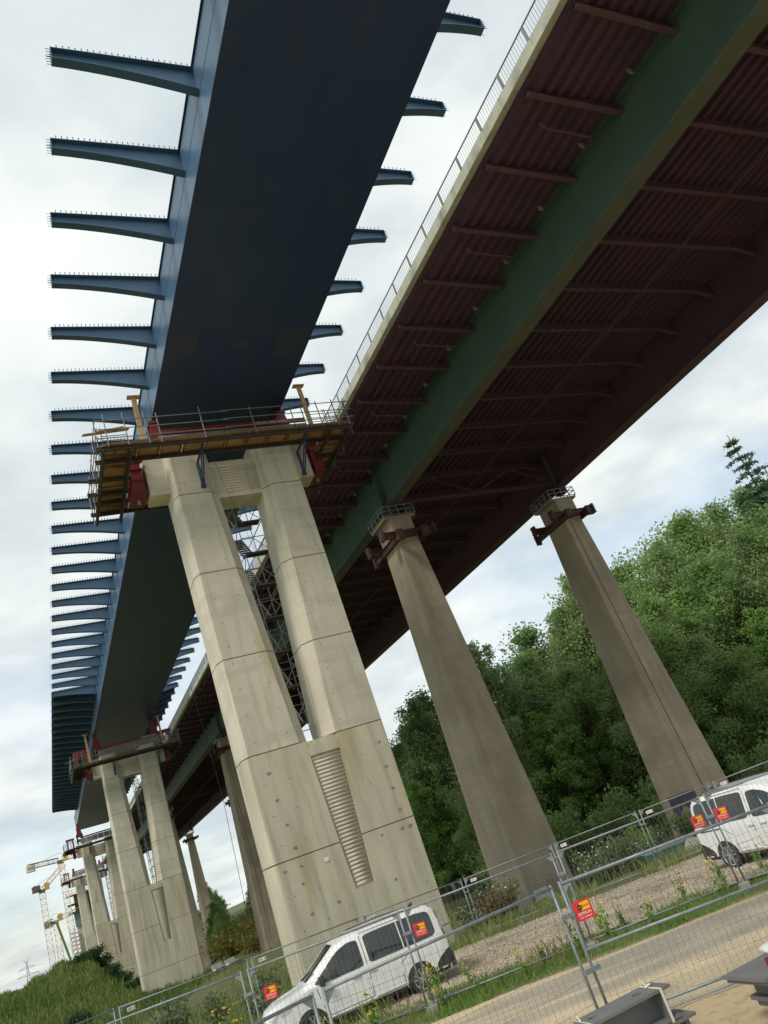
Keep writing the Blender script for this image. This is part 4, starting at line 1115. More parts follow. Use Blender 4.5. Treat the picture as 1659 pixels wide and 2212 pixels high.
def on_line(p, q, d, off):
    u = Vector((q[0] - p[0], q[1] - p[1])).normalized(); n = Vector((u.y, -u.x))
    return p[0] + u.x * d + n.x * off, p[1] + u.y * d + n.y * off, math.atan2(u.y, u.x)
x, y, a = on_line(F1p[2], F1p[3], .24, .03); sign(x, y, 1.56, a, 'large looking red sign on the nearest fence, middle right of the picture', -.03)
x, y, a = on_line(F2p[4], F2p[5], -.32, .03); sign(x, y, 1.53, a, 'red sign just left of the post before the right van', .02)
x, y, a = on_line(F2p[4], F2p[5], .22, .03); sign(x, y, 1.53, a, 'red sign over the rear window of the right van', .05)
x, y, a = on_line(F2p[2], F2p[3], .25, .03); sign(x, y, 1.53, a, 'red sign over the rear corner of the left van', .02)
x, y, a = on_line(F2p[1], F2p[2], .42, .03); sign(x, y, 1.43, a, 'red sign in front of the left van bonnet, lower left', .03)
# clamps and tie at the sign post
MB().box(6.70, 6.98, 11.22, 11.26, .78, .84).build('x', 'galvanised').name = 'panel_clamp'
tag(bpy.data.objects['panel_clamp'], 'grey steel clamp joining the two nearest fence panels below the red sign', 'clamp')

# ------------------------------------------------------------------ parked vans
def make_van():
    root = thing('parked_van', 'x', 'van', (0, 0, 0), group='white passenger vans parked behind the fence')
    #  x     roof   wr    zb   half width
    stn = [(-.90, 1.30, .60, .34, .84), (-.87, 1.55, .66, .30, .885), (-.80, 1.70, .70, .26, .91), (-.66, 1.785, .725, .25, .92), (-.3, 1.815, .735, .25, .925), (.5, 1.83, .745, .25, .928),
           (1.2, 1.82, .74, .25, .928), (1.55, 1.79, .72, .25, .926), (1.80, 1.72, .69, .25, .924), (2.2, 1.455, .70, .25, .922), (2.66, 1.15, .74, .25, .915), (2.80, 1.085, .75, .25, .91),
           (3.1, 1.04, .745, .25, .905), (3.45, .965, .71, .25, .88), (3.66, .87, .66, .25, .82), (3.76, .73, .60, .26, .76), (3.80, .55, .55, .30, .70)]
    def prof(x):
        xs = [s_[0] for s_ in stn]
        return [float(np.interp(x, xs, [s_[k] for s_ in stn])) for k in (1, 2, 3, 4)]
    def side(x):
        zr, wr, zb, hw = prof(x)
        belt = min(1.06, zr - .07)
        mid = min(.72, zr - .14)
        low = min(.42, zr - .22)
        return [(hw - .10, zb), (hw - .012, zb + .10), (hw - .022, low), (hw, mid), (hw - .012, belt), (wr + .045, max(zr - .13, belt + .02)), (wr - .02, zr - .045), (wr - .16, zr - .008), (wr * .45, zr + .008)]
    def ys(x, z):
        pts = side(x)
        return float(np.interp(z, [p[1] for p in pts[:6]], [p[0] for p in pts[:6]]))
    rings = []
    for s_ in stn:
        h = side(s_[0])
        rings.append([(s_[0], y, z) for y, z in h] + [(s_[0], -y, z) for y, z in h[::-1]])
    body = MB().loft(rings).build('body', 'car_white', root, smooth=True, fix=True)
    me = body.data
    try: me.set_sharp_from_angle(angle=math.radians(32))
    except Exception: pass
    def onside(name, poly, material, sgn, proud=.004, parent=root, thick=.006):
        # subdivide edges so that the pane follows the curved flank
        pts = []
        for (xa, za), (xb, zb_) in zip(poly, poly[1:] + poly[:1]):
            n = max(1, int(max(abs(xb - xa), abs(zb_ - za)) / .18))
            for k in range(n): pts.append((xa + (xb - xa) * k / n, za + (zb_ - za) * k / n))
        cx_ = sum(p[0] for p in pts) / len(pts); cz_ = sum(p[1] for p in pts) / len(pts)
        vo = [(x, sgn * (ys(x, z) + proud), z) for x, z in pts]; n = len(vo)
        vi = [(x, sgn * (ys(x, z) - .02), z) for x, z in pts]
        c = (cx_, sgn * (ys(cx_, cz_) + proud), cz_)
        fs = [(i, (i + 1) % n, 2 * n) if sgn > 0 else ((i + 1) % n, i, 2 * n) for i in range(n)]
        fs += [(i, n + i, n + (i + 1) % n, (i + 1) % n) for i in range(n)]
        return MB().add(vo + vi + [c], fs).build(name, material, parent, fix=True)
    def seam(pts, sgn, wd=.018):
        m_ = MB()
        for (xa, za), (xb, zb_) in zip(pts[:-1], pts[1:]):
            n = max(1, int(math.hypot(xb - xa, zb_ - za) / .15))
            for k in range(n):
                f0, f1 = k / n, (k + 1) / n
                x0, z0, x1, z1 = xa + (xb - xa) * f0, za + (zb_ - za) * f0, xa + (xb - xa) * f1, za + (zb_ - za) * f1
                d = Vector((x1 - x0, z1 - z0)).normalized() * (wd / 2)
                q = [(x0 - d.y, z0 + d.x), (x1 - d.y, z1 + d.x), (x1 + d.y, z1 - d.x), (x0 + d.y, z0 - d.x)]
                m_.add([(x, sgn * (ys(x, z) + .002), z) for x, z in q], [(0, 1, 2, 3)])
        m_.build('door_seam', 'panel_gap', root)
    def patch(name, cols, material, sgn, proud=.008):
        vs = []; nz = 5
        for x, za, zb_ in cols:
            for k in range(nz + 1):
                z = za + (zb_ - za) * k / nz
                vs.append((x, sgn * (ys(x, z) + proud + (max(0, x - 1.75) * .04 if 'front_window' in name else 0)), z))
        n = nz + 1
        return MB().add(vs, [(i * n + k, (i + 1) * n + k, (i + 1) * n + k + 1, i * n + k + 1) for i in range(len(cols) - 1) for k in range(nz)]).build(name, material, root, smooth=True, fix=True)
    for sgn in (1, -1):
        w1 = patch('front_window', [(1.28, 1.12, 1.60), (1.31, 1.08, 1.64), (1.42, 1.07, 1.655), (1.55, 1.07, 1.65), (1.68, 1.07, 1.61), (1.80, 1.07, 1.57), (1.92, 1.07, 1.50), (2.05, 1.07, 1.42), (2.14, 1.07, 1.355)], 'car_glass', sgn, .011)
        patch('quarter_trim', [(2.15, 1.07, 1.345), (2.2, 1.07, 1.315), (2.32, 1.075, 1.235), (2.44, 1.085, 1.15), (2.50, 1.10, 1.115)], 'car_trim', sgn, .03)
        w2 = patch('sliding_door_window', [(.24, 1.08, 1.685), (.5, 1.08, 1.69), (.8, 1.08, 1.688), (1.02, 1.08, 1.682), (1.08, 1.09, 1.672), (1.12, 1.12, 1.64)], 'car_glass', sgn, .007)
        w3 = patch('rear_window', [(-.655, 1.2, 1.52), (-.63, 1.13, 1.6), (-.56, 1.09, 1.645), (-.3, 1.08, 1.68), (0, 1.08, 1.682), (.205, 1.08, 1.684)], 'car_glass', sgn, .007)
        if 0: onside('seat_back', [(1.62, 1.10), (1.66, 1.36), (1.76, 1.42), (1.88, 1.36), (1.86, 1.10)], 'seat_grey', sgn, .0075, w1)
        if 0: onside('seat_back', [(.50, 1.20), (.50, 1.46), (.62, 1.54), (.78, 1.50), (.80, 1.30), (.68, 1.2)], 'seat_grey', sgn, .0075, w2)
        if 0: onside('seat_back', [(-.36, 1.22), (-.36, 1.48), (-.26, 1.56), (-.1, 1.53), (-.04, 1.34), (-.12, 1.22)], 'seat_grey', sgn, .0075, w3)
        seam([(1.20, 1.70), (1.20, .95), (1.22, .40)], sgn); seam([(1.22, .40), (2.30, .40), (2.42, .60), (2.50, 1.02)], sgn)
        seam([(1.17, .36), (.42, .36), (.40, .80), (.10, .98), (.08, 1.74), (1.19, 1.75)], sgn)
        onside('slide_rail', [(-.62, .955), (-.62, .985), (.10, .985), (.10, .955)], 'car_trim', sgn, .008)
        for x in (1.02, 1.42):
            MB().box(x, x + .2, *sorted((sgn * (ys(x, .93) + .004), sgn * (ys(x, .93) + .035))), .90, .94).build('door_handle', 'car_white', root)
        onside('fuel_flap', [(-.42, .78), (-.42, .92), (-.28, .94), (-.24, .78)], 'car_white', sgn, .003)
        for xw in (0.0, 2.755):
            m_ = MB(); n = 28
            R_ = .375
            a0 = -PI * .10
            pts = [(xw + R_ * math.cos(a0 + (PI - 2 * a0) * i / n), .31 + R_ * math.sin(a0 + (PI - 2 * a0) * i / n)) for i in range(n + 1)]
            vs = [(x, sgn * (ys(x, max(z, .26)) + .006), max(z, .2)) for x, z in pts] + [(xw, sgn * (ys(xw, .35) + .006), .3)]
            m_.add(vs, [(i, i + 1, n + 1) for i in range(n)])
            m_.build('wheel_arch', 'car_trim', root, fix=True)
            # wheel
            yo = sgn * .935; yi = sgn * .73
            lat = [(.20, .18), (.30, .16), (.318, .12), (.322, .06), (.318, .02), (.30, -.005), (.245, -.012), (.215, .02)]
            rr = []
            for k in range(28):
                q = 2 * PI * k / 28
                rr.append([(xw + r * math.cos(q), yo - sgn * d, .322 + r * math.sin(q)) for r, d in lat])
            rr.append(rr[0])
            m_ = MB(); nl = len(lat)
            for k in range(28):
                a_, b_ = rr[k], rr[k + 1]
                for i in range(nl - 1): m_.add([a_[i], b_[i], b_[i + 1], a_[i + 1]], [(0, 1, 2, 3)])
            wh = m_.build('wheel', 'tyre', root, smooth=True, fix=True)
            MB().tube((xw, yo - sgn * .10, .322), (xw, yo - sgn * .045, .322), .222, 24).build('dish', 'car_trim', wh)
            m_ = MB()
            for k in range(5):
                for dq in (-.13, .13):
                    q = 2 * PI * k / 5 + .3
                    c_, s_ = math.cos(q + dq), math.sin(q + dq); c2, s2 = math.cos(q + dq * 1.9), math.sin(q + dq * 1.9)
                    m_.beam((xw + .04 * c_, yo - sgn * .016, .322 + .04 * s_), (xw + .215 * c2, yo - sgn * .004, .322 + .215 * s2), .034, .03, up=(0, 1, 0))
            m_.build('spokes', 'rim', wh)
            m_ = MB()
            for k in range(28):
                q0, q1 = 2 * PI * k / 28, 2 * PI * (k + 1) / 28
                p_ = [(r, d) for r, d in ((.208, .03), (.232, .008))]
                m_.add([(xw + p_[0][0] * math.cos(q0), yo - sgn * .012, .322 + p_[0][0] * math.sin(q0)), (xw + p_[0][0] * math.cos(q1), yo - sgn * .012, .322 + p_[0][0] * math.sin(q1)),
                        (xw + p_[1][0] * math.cos(q1), yo + sgn * .004, .322 + p_[1][0] * math.sin(q1)), (xw + p_[1][0] * math.cos(q0), yo + sgn * .004, .322 + p_[1][0] * math.sin(q0))], [(0, 1, 2, 3)])
            m_.build('rim_edge', 'rim', wh)
            MB().tube((xw, yo - sgn * .03, .322), (xw, yo + sgn * .002, .322), .042, 14).build('hub_cap', 'rim', wh)
        # mirror
        mm = MB().loft([[(2.30, sgn * (.93 + d), 1.02), (2.42, sgn * (.93 + d), 1.04), (2.42, sgn * (.93 + d), 1.22), (2.30, sgn * (.93 + d), 1.24)] for d in (0, .10, .2)]).build('mirror', 'car_trim', root, fix=True)
        # lamps
        patch('tail_lamp', [(-.895, .95, 1.28), (-.87, .95, 1.45), (-.84, .95, 1.56), (-.815, 1.2, 1.6)], 'tail_red', sgn)
        onside('headlamp', [(3.16, .80), (3.16, .90), (3.46, .86), (3.66, .74), (3.58, .68)], 'lamp_clear', sgn, .006)
        patch('rear_bumper_corner', [(-.899, .36, .72), (-.86, .31, .72), (-.75, .27, .68), (-.6, .26, .60), (-.48, .26, .50), (-.40, .26, .36)], 'car_trim', sgn)
        onside('sill_trim', [(.40, .24), (.40, .31), (2.36, .31), (2.36, .24)], 'car_trim', sgn, .005)
        onside('body_crease', [(.42, .56), (.42, .575), (1.1, .60), (2.3, .66), (2.3, .645), (1.1, .585)], 'car_white', sgn, .007)
        patch('front_bumper_corner', [(3.15, .26, .36), (3.3, .26, .44), (3.5, .26, .47), (3.7, .26, .47), (3.79, .30, .46)], 'car_trim', sgn)
    # rear bumper, front bumper and grille
    MB().box(-.955, -.872, -.86, .86, .30, .60).build('rear_bumper', 'car_trim', root)
    MB().box(3.74, 3.84, -.68, .68, .28, .46).build('front_bumper', 'car_trim', root)
    MB().box(3.75, 3.81, -.60, .60, .60, .70).build('grille', 'car_trim', root)
    def top(x, y, pr=.006):
        zr, wr, zb, hw = prof(x); return (x, y, zr + .008 - .05 * max(0, abs(y) - wr * .45) / .3 + pr)
    ws = MB(); nx_ = 8; ny_ = 8; vs = []
    for i in range(nx_ + 1):
        x = 1.83 + (2.64 - 1.83) * i / nx_; hwid = .58 + .10 * i / nx_
        for j in range(ny_ + 1): vs.append(top(x, -hwid + 2 * hwid * j / ny_, .012))
    ws.add(vs, [(i * (ny_ + 1) + j, (i + 1) * (ny_ + 1) + j, (i + 1) * (ny_ + 1) + j + 1, i * (ny_ + 1) + j + 1) for i in range(nx_) for j in range(ny_)])
    wsp = ws.build('windscreen', 'car_glass', root, smooth=True, fix=True)
    for y in (-.3, .25): MB().beam((2.66, y, 1.18), (2.45, y + .35, 1.31), .02, .02).build('wiper', 'car_trim', wsp)
    rw = MB().add([(-.905, -.56, 1.12), (-.905, .56, 1.12), (-.85, .52, 1.62), (-.85, -.52, 1.62)], [(0, 3, 2, 1)]).build('tailgate_window', 'car_glass', root)
    for y in (-.60, .60):
        MB().path([(-.5, y, 1.80), (.3, y, 1.84), (1.2, y, 1.83)], .014, 6).build('roof_rail_seam', 'car_trim', root)
    MB().hexa([(-.52, -.03, 1.81), (-.38, -.03, 1.82), (-.38, .03, 1.82), (-.52, .03, 1.81), (-.55, -.01, 1.90), (-.50, -.01, 1.90), (-.50, .01, 1.90), (-.55, .01, 1.90)]).build('aerial', 'car_trim', root)
    return root
van = make_van()
van.location = (7.91, 21.17, gz(7.9, 21.1)); van.rotation_euler = (0, 0, math.atan2(.12, -.992))
van['label'] = 'white passenger van parked nose left in front of the nearest new pier'
van2 = copy_tree(van)
van2.location = (16.38, 17.16, gz(16.4, 17.1) + .01); van2.rotation_euler = (0, 0, math.atan2(-1.0, .02))
van2['label'] = 'white passenger van cut by the right edge, parked nose right'

# ------------------------------------------------------------------ steel and odds and ends in the foreground
def short_beam(z0, label, dx=0.0, L=1.2, holes=True):
    r = thing('steel_beam', label, 'steel beam', (6.12, 9.70, z0), -.09, 'short grey steel beams in the foreground stack')
    hgt, wd = .36, .46
    # top flange with two round holes
    m_ = MB(); hx = (-.44, .24) if holes else ()
    def flange(z0_, z1_, nm, hs):
        m_ = MB()
        # split flange in cells so each hole is a real opening
        cells = []
        if hs:
            edges = [-L / 2, hs[0] - .13, hs[0] + .13, hs[1] - .13, hs[1] + .13, L / 2]
            edges[0] = min(edges[0], edges[1] - .02)
        else: edges = [-L / 2, L / 2]
        for i in range(len(edges) - 1):
            a, b = edges[i], edges[i + 1]
            if hs and i in (1, 3):
                c = (a + b) / 2; rr = .065
                qs = sorted([2 * PI * k / 16 for k in range(16)] + [math.atan2(sy * wd, sx * (b - a)) % (2 * PI) for sx in (-1, 1) for sy in (-1, 1)])
                n = len(qs)
                for z, flip in ((z1_, False), (z0_, True)):
                    inn = [(c + rr * math.cos(q), rr * math.sin(q), z) for q in qs]
                    outr = []
                    for q in qs:
                        cx_, sy_ = math.cos(q), math.sin(q)
                        f = min((b - a) / 2 / max(abs(cx_), 1e-6), wd / 2 / max(abs(sy_), 1e-6))
                        outr.append((c + f * cx_, f * sy_, z))
                    m_.add(inn + outr, [((k, (k + 1) % n, n + (k + 1) % n, n + k) if flip else (n + k, n + (k + 1) % n, (k + 1) % n, k)) for k in range(n)])
                m_.add([(c + rr * math.cos(q), rr * math.sin(q), z) for z in (z0_, z1_) for q in qs], [(k, (k + 1) % n, n + (k + 1) % n, n + k) for k in range(n)])
                for sy in (-1, 1):
                    m_.add([(a, sy * wd / 2, z0_), (b, sy * wd / 2, z0_), (b, sy * wd / 2, z1_), (a, sy * wd / 2, z1_)], [(0, 1, 2, 3)])
            else:
                m_.box(a, b, -wd / 2, wd / 2, z0_, z1_)
        return m_.build(nm, 'beam_grey', r)
    flange(hgt - .034, hgt, 'top_flange', hx)
    MB().box(-L / 2, L / 2, -wd / 2, wd / 2, 0, .034).build('bottom_flange', 'beam_grey', r)
    MB().box(-L / 2, L / 2, -.012, .012, .035, hgt - .035).build('web', 'beam_grey', r)
    MB().box(L / 2 - .16, L / 2 - .135, -wd / 2 + .02, -.013, .035, hgt - .035).build('stiffener', 'beam_grey', r)
    MB().box(L / 2 - .16, L / 2 - .135, .013, wd / 2 - .02, .035, hgt - .035).build('stiffener', 'beam_grey', r)
    return r
short_beam(.34, 'upper grey steel beam with two round holes, strapped, at the bottom edge', holes=True)
lb = short_beam(-.03, 'lower grey steel beam under the strapped one, at the bottom edge', holes=False); lb.location.x += .16; lb.location.y -= .05
stp = thing('packing_strap', 'pale packing strap tied round the right end of the grey beam', 'strap', (6.12, 9.70, .34), -.09)
m_ = MB(); xx = .43
m_.box(xx, xx + .035, -.236, .236, .361, .364)
m_.box(xx, xx + .035, -.24, -.236, -.02, .364)
m_.box(xx, xx + .035, .236, .24, -.02, .364)
m_.build('band', 'strap', stp)
MB().path([(xx + .02, .05, .366), (xx - .01, .08, .42), (xx - .03, .09, .47)], .012, 6).build('knot_end', 'strap', stp)
MB().path([(xx - .03, .02, .375), (xx + .02, -.01, .40), (xx + .06, .03, .38), (xx + .02, .06, .375)], .013, 6).build('knot', 'strap', stp)
stp2 = thing('packing_strap', 'pale packing strap round the left end of the grey beam', 'strap', (6.12, 9.70, .34), -.09)
MB().box(-.595, -.578, -.236, .236, .361, .364).build('band', 'strap', stp2)
MB().path([(-.585, .05, .366), (-.60, .08, .43)], .012, 6).build('knot_end', 'strap', stp2)

ps = thing('steel_plate_stack', 'stack of dark grey steel plates on packing at the bottom right edge', 'steel plates', (7.9, 8.55, 0), -.1)
for k, (x0, x1, y0, y1, z0, z1) in enumerate(((-.75, 1.6, -.35, .42, .56, .60), (-.72, 1.6, -.36, .40, .515, .557), (-.5, 1.6, -.2, .25, .33, .512), (-.58, 1.6, -.5, .3, .28, .327), (-.52, 1.6, -.55, .28, .20, .277))):
    MB().box(x0, x1, y0, y1, z0, z1).build('plate', 'beam_grey', ps)
MB().box(-.3, .0, -.4, .25, .0, .199).build('packing_block', 'dark_beam', ps); MB().box(1.0, 1.3, -.4, .25, .0, .199).build('packing_block', 'dark_beam', ps)
rbm_ = tag(MB().box(7.45, 9.3, 8.32, 8.50, .602, .70).build('red_bar', 'red_steel'), 'red painted steel bar lying on the plate stack', 'steel bar')
bag = MB(); n = 12; rows = []
for j in range(7):
    v = -PI / 2 + PI * j / 6; row = []
    for i in range(n):
        q = 2 * PI * i / n
        f = lambda a: math.copysign(abs(a) ** .55, a)
        row.append((7.78 + .30 * f(math.cos(q)) * max(.15, math.cos(v)) ** .5, 8.46 + .17 * f(math.sin(q)) * max(.15, math.cos(v)) ** .5, .76 + .055 * math.sin(v) + .012 * math.sin(3 * q)))
    rows.append(row)
tag(bag.loft(rows).build('cement_bag', 'bag_white', smooth=True, fix=True), 'pale grey bag lying on the red bar at the bottom right', 'bag')

# navy cloth hung over the rear fence
cx0, cy0, ang = 20.2, 23.35, math.atan2(22.6 - 24.4, 21.05 - 19.0)
m_ = MB(); n = 12
zt = gz(cx0, cy0) + 2.0
for side_ in (-1, 1):
    vs = []
    for j in range(7):
        for i in range(n + 1):
            u = i / n * .95; d = (.55 if side_ < 0 else .3) * (1 + .25 * math.sin(i * .9)) * j / 6
            yy = side_ * (.03 + .025 * math.sin(i * 1.7 + j * .6) * j / 6)
            vs.append((u, yy, .03 - d))
    m_.add(vs, [(j * (n + 1) + i, j * (n + 1) + i + 1, (j + 1) * (n + 1) + i + 1, (j + 1) * (n + 1) + i) for j in range(6) for i in range(n)])
m_.add([(0, -.03, .03), (.95, -.03, .03), (.95, .03, .03), (0, .03, .03)], [(0, 1, 2, 3)])
o = m_.build('cloth', 'cloth_navy', smooth=True); o.location = (cx0 - .35, cy0 + .3, zt); o.rotation_euler = (0, 0, ang)
tag(o, 'navy cloth hung over the top rail of the rear fence', 'cloth')
# tarp covered heap with a teal skip in front of the right old pier
def heap():
    n, m2 = 26, 12; vs = []
    for j in range(m2 + 1):
        for i in range(n + 1):
            u, v = i / n, j / m2
            h = .95 * math.sin(PI * u) ** .7 * math.sin(PI * v) ** .6 * (1 + .18 * math.sin(9 * u + 5 * v) + .12 * math.sin(17 * u - 7 * v))
            vs.append((-3.0 + 6 * u, -1.2 + 2.4 * v, h))
    return MB().add(vs, [(j * (n + 1) + i, j * (n + 1) + i + 1, (j + 1) * (n + 1) + i + 1, (j + 1) * (n + 1) + i) for j in range(m2) for i in range(n)])
o = heap().build('tarpaulin_heap', 'tarp', smooth=True); o.location = (27.0, 33.0, gz(27.0, 33.0) - .05); o.rotation_euler = (0, 0, .5); o.scale = (1, 1, .62)
tag(o, 'low heap under a pale tarpaulin before the rightmost old pier', 'heap')
sk = thing('skip', 'weathered teal metal trough in front of the tarpaulin heap', 'skip', (23.3, 29.4, gz(23.3, 29.4)), -.3)
sk.scale = (.75, .75, .75)
MB().hexa([(-.9, -.45, .1), (.9, -.45, .1), (.9, .45, .1), (-.9, .45, .1), (-1.2, -.6, .62), (1.2, -.6, .62), (1.2, .6, .62), (-1.2, .6, .62)]).build('tub', 'teal_paint', sk)
MB().box(-1.28, 1.28, -.68, -.601, .6, .68).build('rim', 'teal_paint', sk)
MB().box(-1.28, 1.28, .601, .68, .6, .68).build('rim', 'teal_paint', sk)
for x in (-.6, .6): MB().box(x - .08, x + .08, -.4, .4, 0, .099).build('skid', 'dark_beam', sk)
# timber A-frame and picket boards behind the right van
af = thing('timber_trestle', 'small timber trestle behind the fence by the right van', 'trestle', (22.9, 22.9, gz(22.9, 22.9)), -.6)
for sx in (-1, 1): MB().beam((sx * .42, 0, 0), (sx * .04, 0, 1.55), .1, .06).build('leg', 'timber', af)
MB().beam((-.3, .04, .55), (.3, .04, .55), .06, .08).build('rail', 'timber', af)
pk = thing('picket_barrier', 'cream picket barrier behind the roof of the right van', 'barrier', (24.6, 24.6, gz(24.6, 24.6)), -.78)
for k in range(16): MB().box(-.1 + k * .16, -.02 + k * .16, -.015, .015, .1, 1.1).build('picket', 'strap', pk)
for z in (.3, .85): MB().box(-.15, 2.5, .016, .05, z, z + .1).build('rail', 'strap', pk)
# low concrete barriers on the sandy track beyond the second new pier
for k, (x, y) in enumerate(((16.6, 103.5), (18.6, 106.0))):
    bq = thing('track_barrier', '%s pale low barrier on the track right of the second new pier' % ('nearer' if k == 0 else 'farther'), 'barrier', (x, y, gz(x, y)), .9, 'pale low barriers on the track')
    MB().box(-1.2, 1.2, -.2, .2, .45, .62).build('seat_board', 'paper', bq)
    for sx in (-1, 1): MB().box(sx * .9 - .1, sx * .9 + .1, -.2, .2, 0, .449).build('leg', 'foot_concrete', bq)
    MB().box(-1.2, 1.2, .2, .26, .66, 1.0).build('back_board', 'paper', bq)
    for sx in (-1, 1): MB().box(sx * .9 - .05, sx * .9 + .05, .201, .259, .45, .659).build('support', 'foot_concrete', bq)
# ------------------------------------------------------------------ vegetation
def leaf_quads(P, size, up=None, droop=0.0, aspect=1.6, seed=0):
    """one bent-free quad per point, random orientation"""
    r = np.random.default_rng(seed); n = len(P)
    a = r.normal(size=(n, 3)); a /= np.linalg.norm(a, axis=1)[:, None]
    if droop: a[:, 2] -= droop; a /= np.linalg.norm(a, axis=1)[:, None]
    b = r.normal(size=(n, 3)); b -= a * (a * b).sum(1)[:, None]; b /= np.linalg.norm(b, axis=1)[:, None]
    sz = size * r.uniform(.6, 1.4, n)[:, None]
    A = a * sz * aspect / 2; B = b * sz / 2
    V = np.stack([P - A, P + B * .9 - A * .1, P + A, P - B * .9 - A * .1], 1).reshape(-1, 3)
    F = np.arange(4 * n).reshape(-1, 4)
    return V, F

def tube_path(mb, pts, r0, r1, n=6):
    for k in range(len(pts) - 1):
        ra = r0 + (r1 - r0) * k / (len(pts) - 1); rb = r0 + (r1 - r0) * (k + 1) / (len(pts) - 1)
        mb.tube(pts[k], pts[k + 1], ra, n, rb, cap=False)

def make_tree(kind, H, spread, nleaf, leaf, size, bark, seed, base=0.2, droop=0.0, clump=.55):
    r = np.random.default_rng(seed)
    trunk = MB(); pts = []
    lean = r.normal(0, .03, 2)
    for k in range(7):
        t = k / 6
        pts.append((lean[0] * H * t + .12 * math.sin(3 * t + seed), lean[1] * H * t + .1 * math.cos(2.5 * t), H * .93 * t))
    tube_path(trunk, pts, H * .016 + .04, .02, 8)
    cl = []          # clump centres
    nb = int(16 + H * 1.1)
    for k in range(nb):
        t = base + (1 - base) * ((k + r.uniform(0, 1)) / nb) ** .9
        p0 = np.array([np.interp(t, np.linspace(0, 1, 7), [p[i] for p in pts]) for i in range(3)])
        prof = (math.sin(PI * min(1, (t - base) / (1 - base) * .8 + .22)) ** .8) * r.uniform(.55, 1.15)
        L = spread * prof
        q = k * 2.4 + r.uniform(-.5, .5)
        rise = r.uniform(.15, .7) * (1.1 - t * .4)
        bp = [p0]
        for m_ in range(1, 5):
            f = m_ / 4
            bp.append(p0 + np.array([math.cos(q + .25 * f) * L * f, math.sin(q + .25 * f) * L * f, rise * L * f - droop * L * .45 * f * f]) + r.normal(0, .06 * L, 3) * f)
        tube_path(trunk, [tuple(b) for b in bp], .012 * H * (1 - t) * .5 + .025, .012, 5)
        for m_ in range(3 + int(L * 1.6)):
            f = r.uniform(.3, 1.05)
            c = np.array([np.interp(f, [0, .25, .5, .75, 1], [b[i] for b in bp]) for i in range(3)])
            c = c + r.normal(0, clump * .8, 3)
            cl.append((c, clump * r.uniform(.6, 1.5)))
    # crown top
    for _ in range(6): cl.append((np.array([lean[0] * H, lean[1] * H, H * .95]) + r.normal(0, .3, 3), clump * .7))
    per = max(4, nleaf // len(cl)); P = []
    for c, rad in cl:
        d = r.normal(size=(per, 3)); d /= np.linalg.norm(d, axis=1)[:, None]
        d *= (rad * r.uniform(.05, 1.15, per) ** .6)[:, None]
        d[:, 2] *= .75
        if droop: d[:, 2] -= droop * r.uniform(0, 1.4, per) ** 2 * rad * 1.6
        P.append(c + d)
    P = np.concatenate(P)
    V, F = leaf_quads(P, size, droop=droop * .8, seed=seed + 5)
    crown = npmesh('crown', V, F, leaf)
    tm = tomesh('trunk', trunk, bark)
    return tm, crown

KINDS = {}
for nm, args in {
    'birch_a': (19, 3.9, 36000, 'leaf_birch', .135, 'birch_bark', 3, .24, 1.0, .64), 'birch_b': (21, 4.3, 38000, 'leaf_birch', .135, 'birch_bark', 14, .26, 1.1, .68),
    'broad_a': (17, 5.4, 40000, 'leaf_broad', .15, 'bark', 25, .12, .4, .85), 'broad_b': (20, 6.0, 44000, 'leaf_broad', .155, 'bark', 37, .14, .45, .92),
    'bright_a': (13, 4.6, 30000, 'leaf_bright', .135, 'bark', 48, .1, .4, .55)}.items():
    KINDS[nm] = make_tree(nm, args[0], args[1], args[2], args[3], args[4], args[5], args[6], args[7], args[8], args[9])
def make_conifer(H, spread, seed):
    r = np.random.default_rng(seed); trunk = MB(); tube_path(trunk, [(0, 0, 0), (.05, 0, H * .5), (0, .05, H)], .26, .02, 8)
    P = []
    nt_ = 26
    for k in range(nt_):
        t = .16 + .84 * k / nt_; L = spread * (1 - t) ** .75 + .25
        nbr = 8 if t < .8 else 5
        for b in range(nbr):
            if r.uniform() < .12: continue
            q = 2 * PI * b / nbr + k * .7 + r.uniform(-.2, .2); LL = L * r.uniform(.65, 1.15)
            z0 = H * t
            bp = [(math.cos(q) * LL * f, math.sin(q) * LL * f, z0 + .18 * LL * f - .45 * LL * f * f) for f in (0, .5, 1)]
            tube_path(trunk, bp, .03, .008, 4)
            m_ = int(26 + LL * 26)
            f = r.uniform(.12, 1.03, m_)
            c = np.stack([np.interp(f, [0, .5, 1], [p[i] for p in bp]) for i in range(3)], 1)
            wd = .20 * (1.1 - f * .6)[:, None]
            c += r.normal(size=(m_, 3)) * wd * np.array([1, 1, .35]); c[:, 2] -= .1 * r.uniform(0, 1, m_)
            P.append(c)
    V, F = leaf_quads(np.concatenate(P), .11, droop=.25, aspect=3.6, seed=seed)
    return tomesh('trunk', trunk, 'bark'), npmesh('crown', V, F, 'leaf_conifer')
KINDS['conifer'] = make_conifer(26, 4.2, 5)
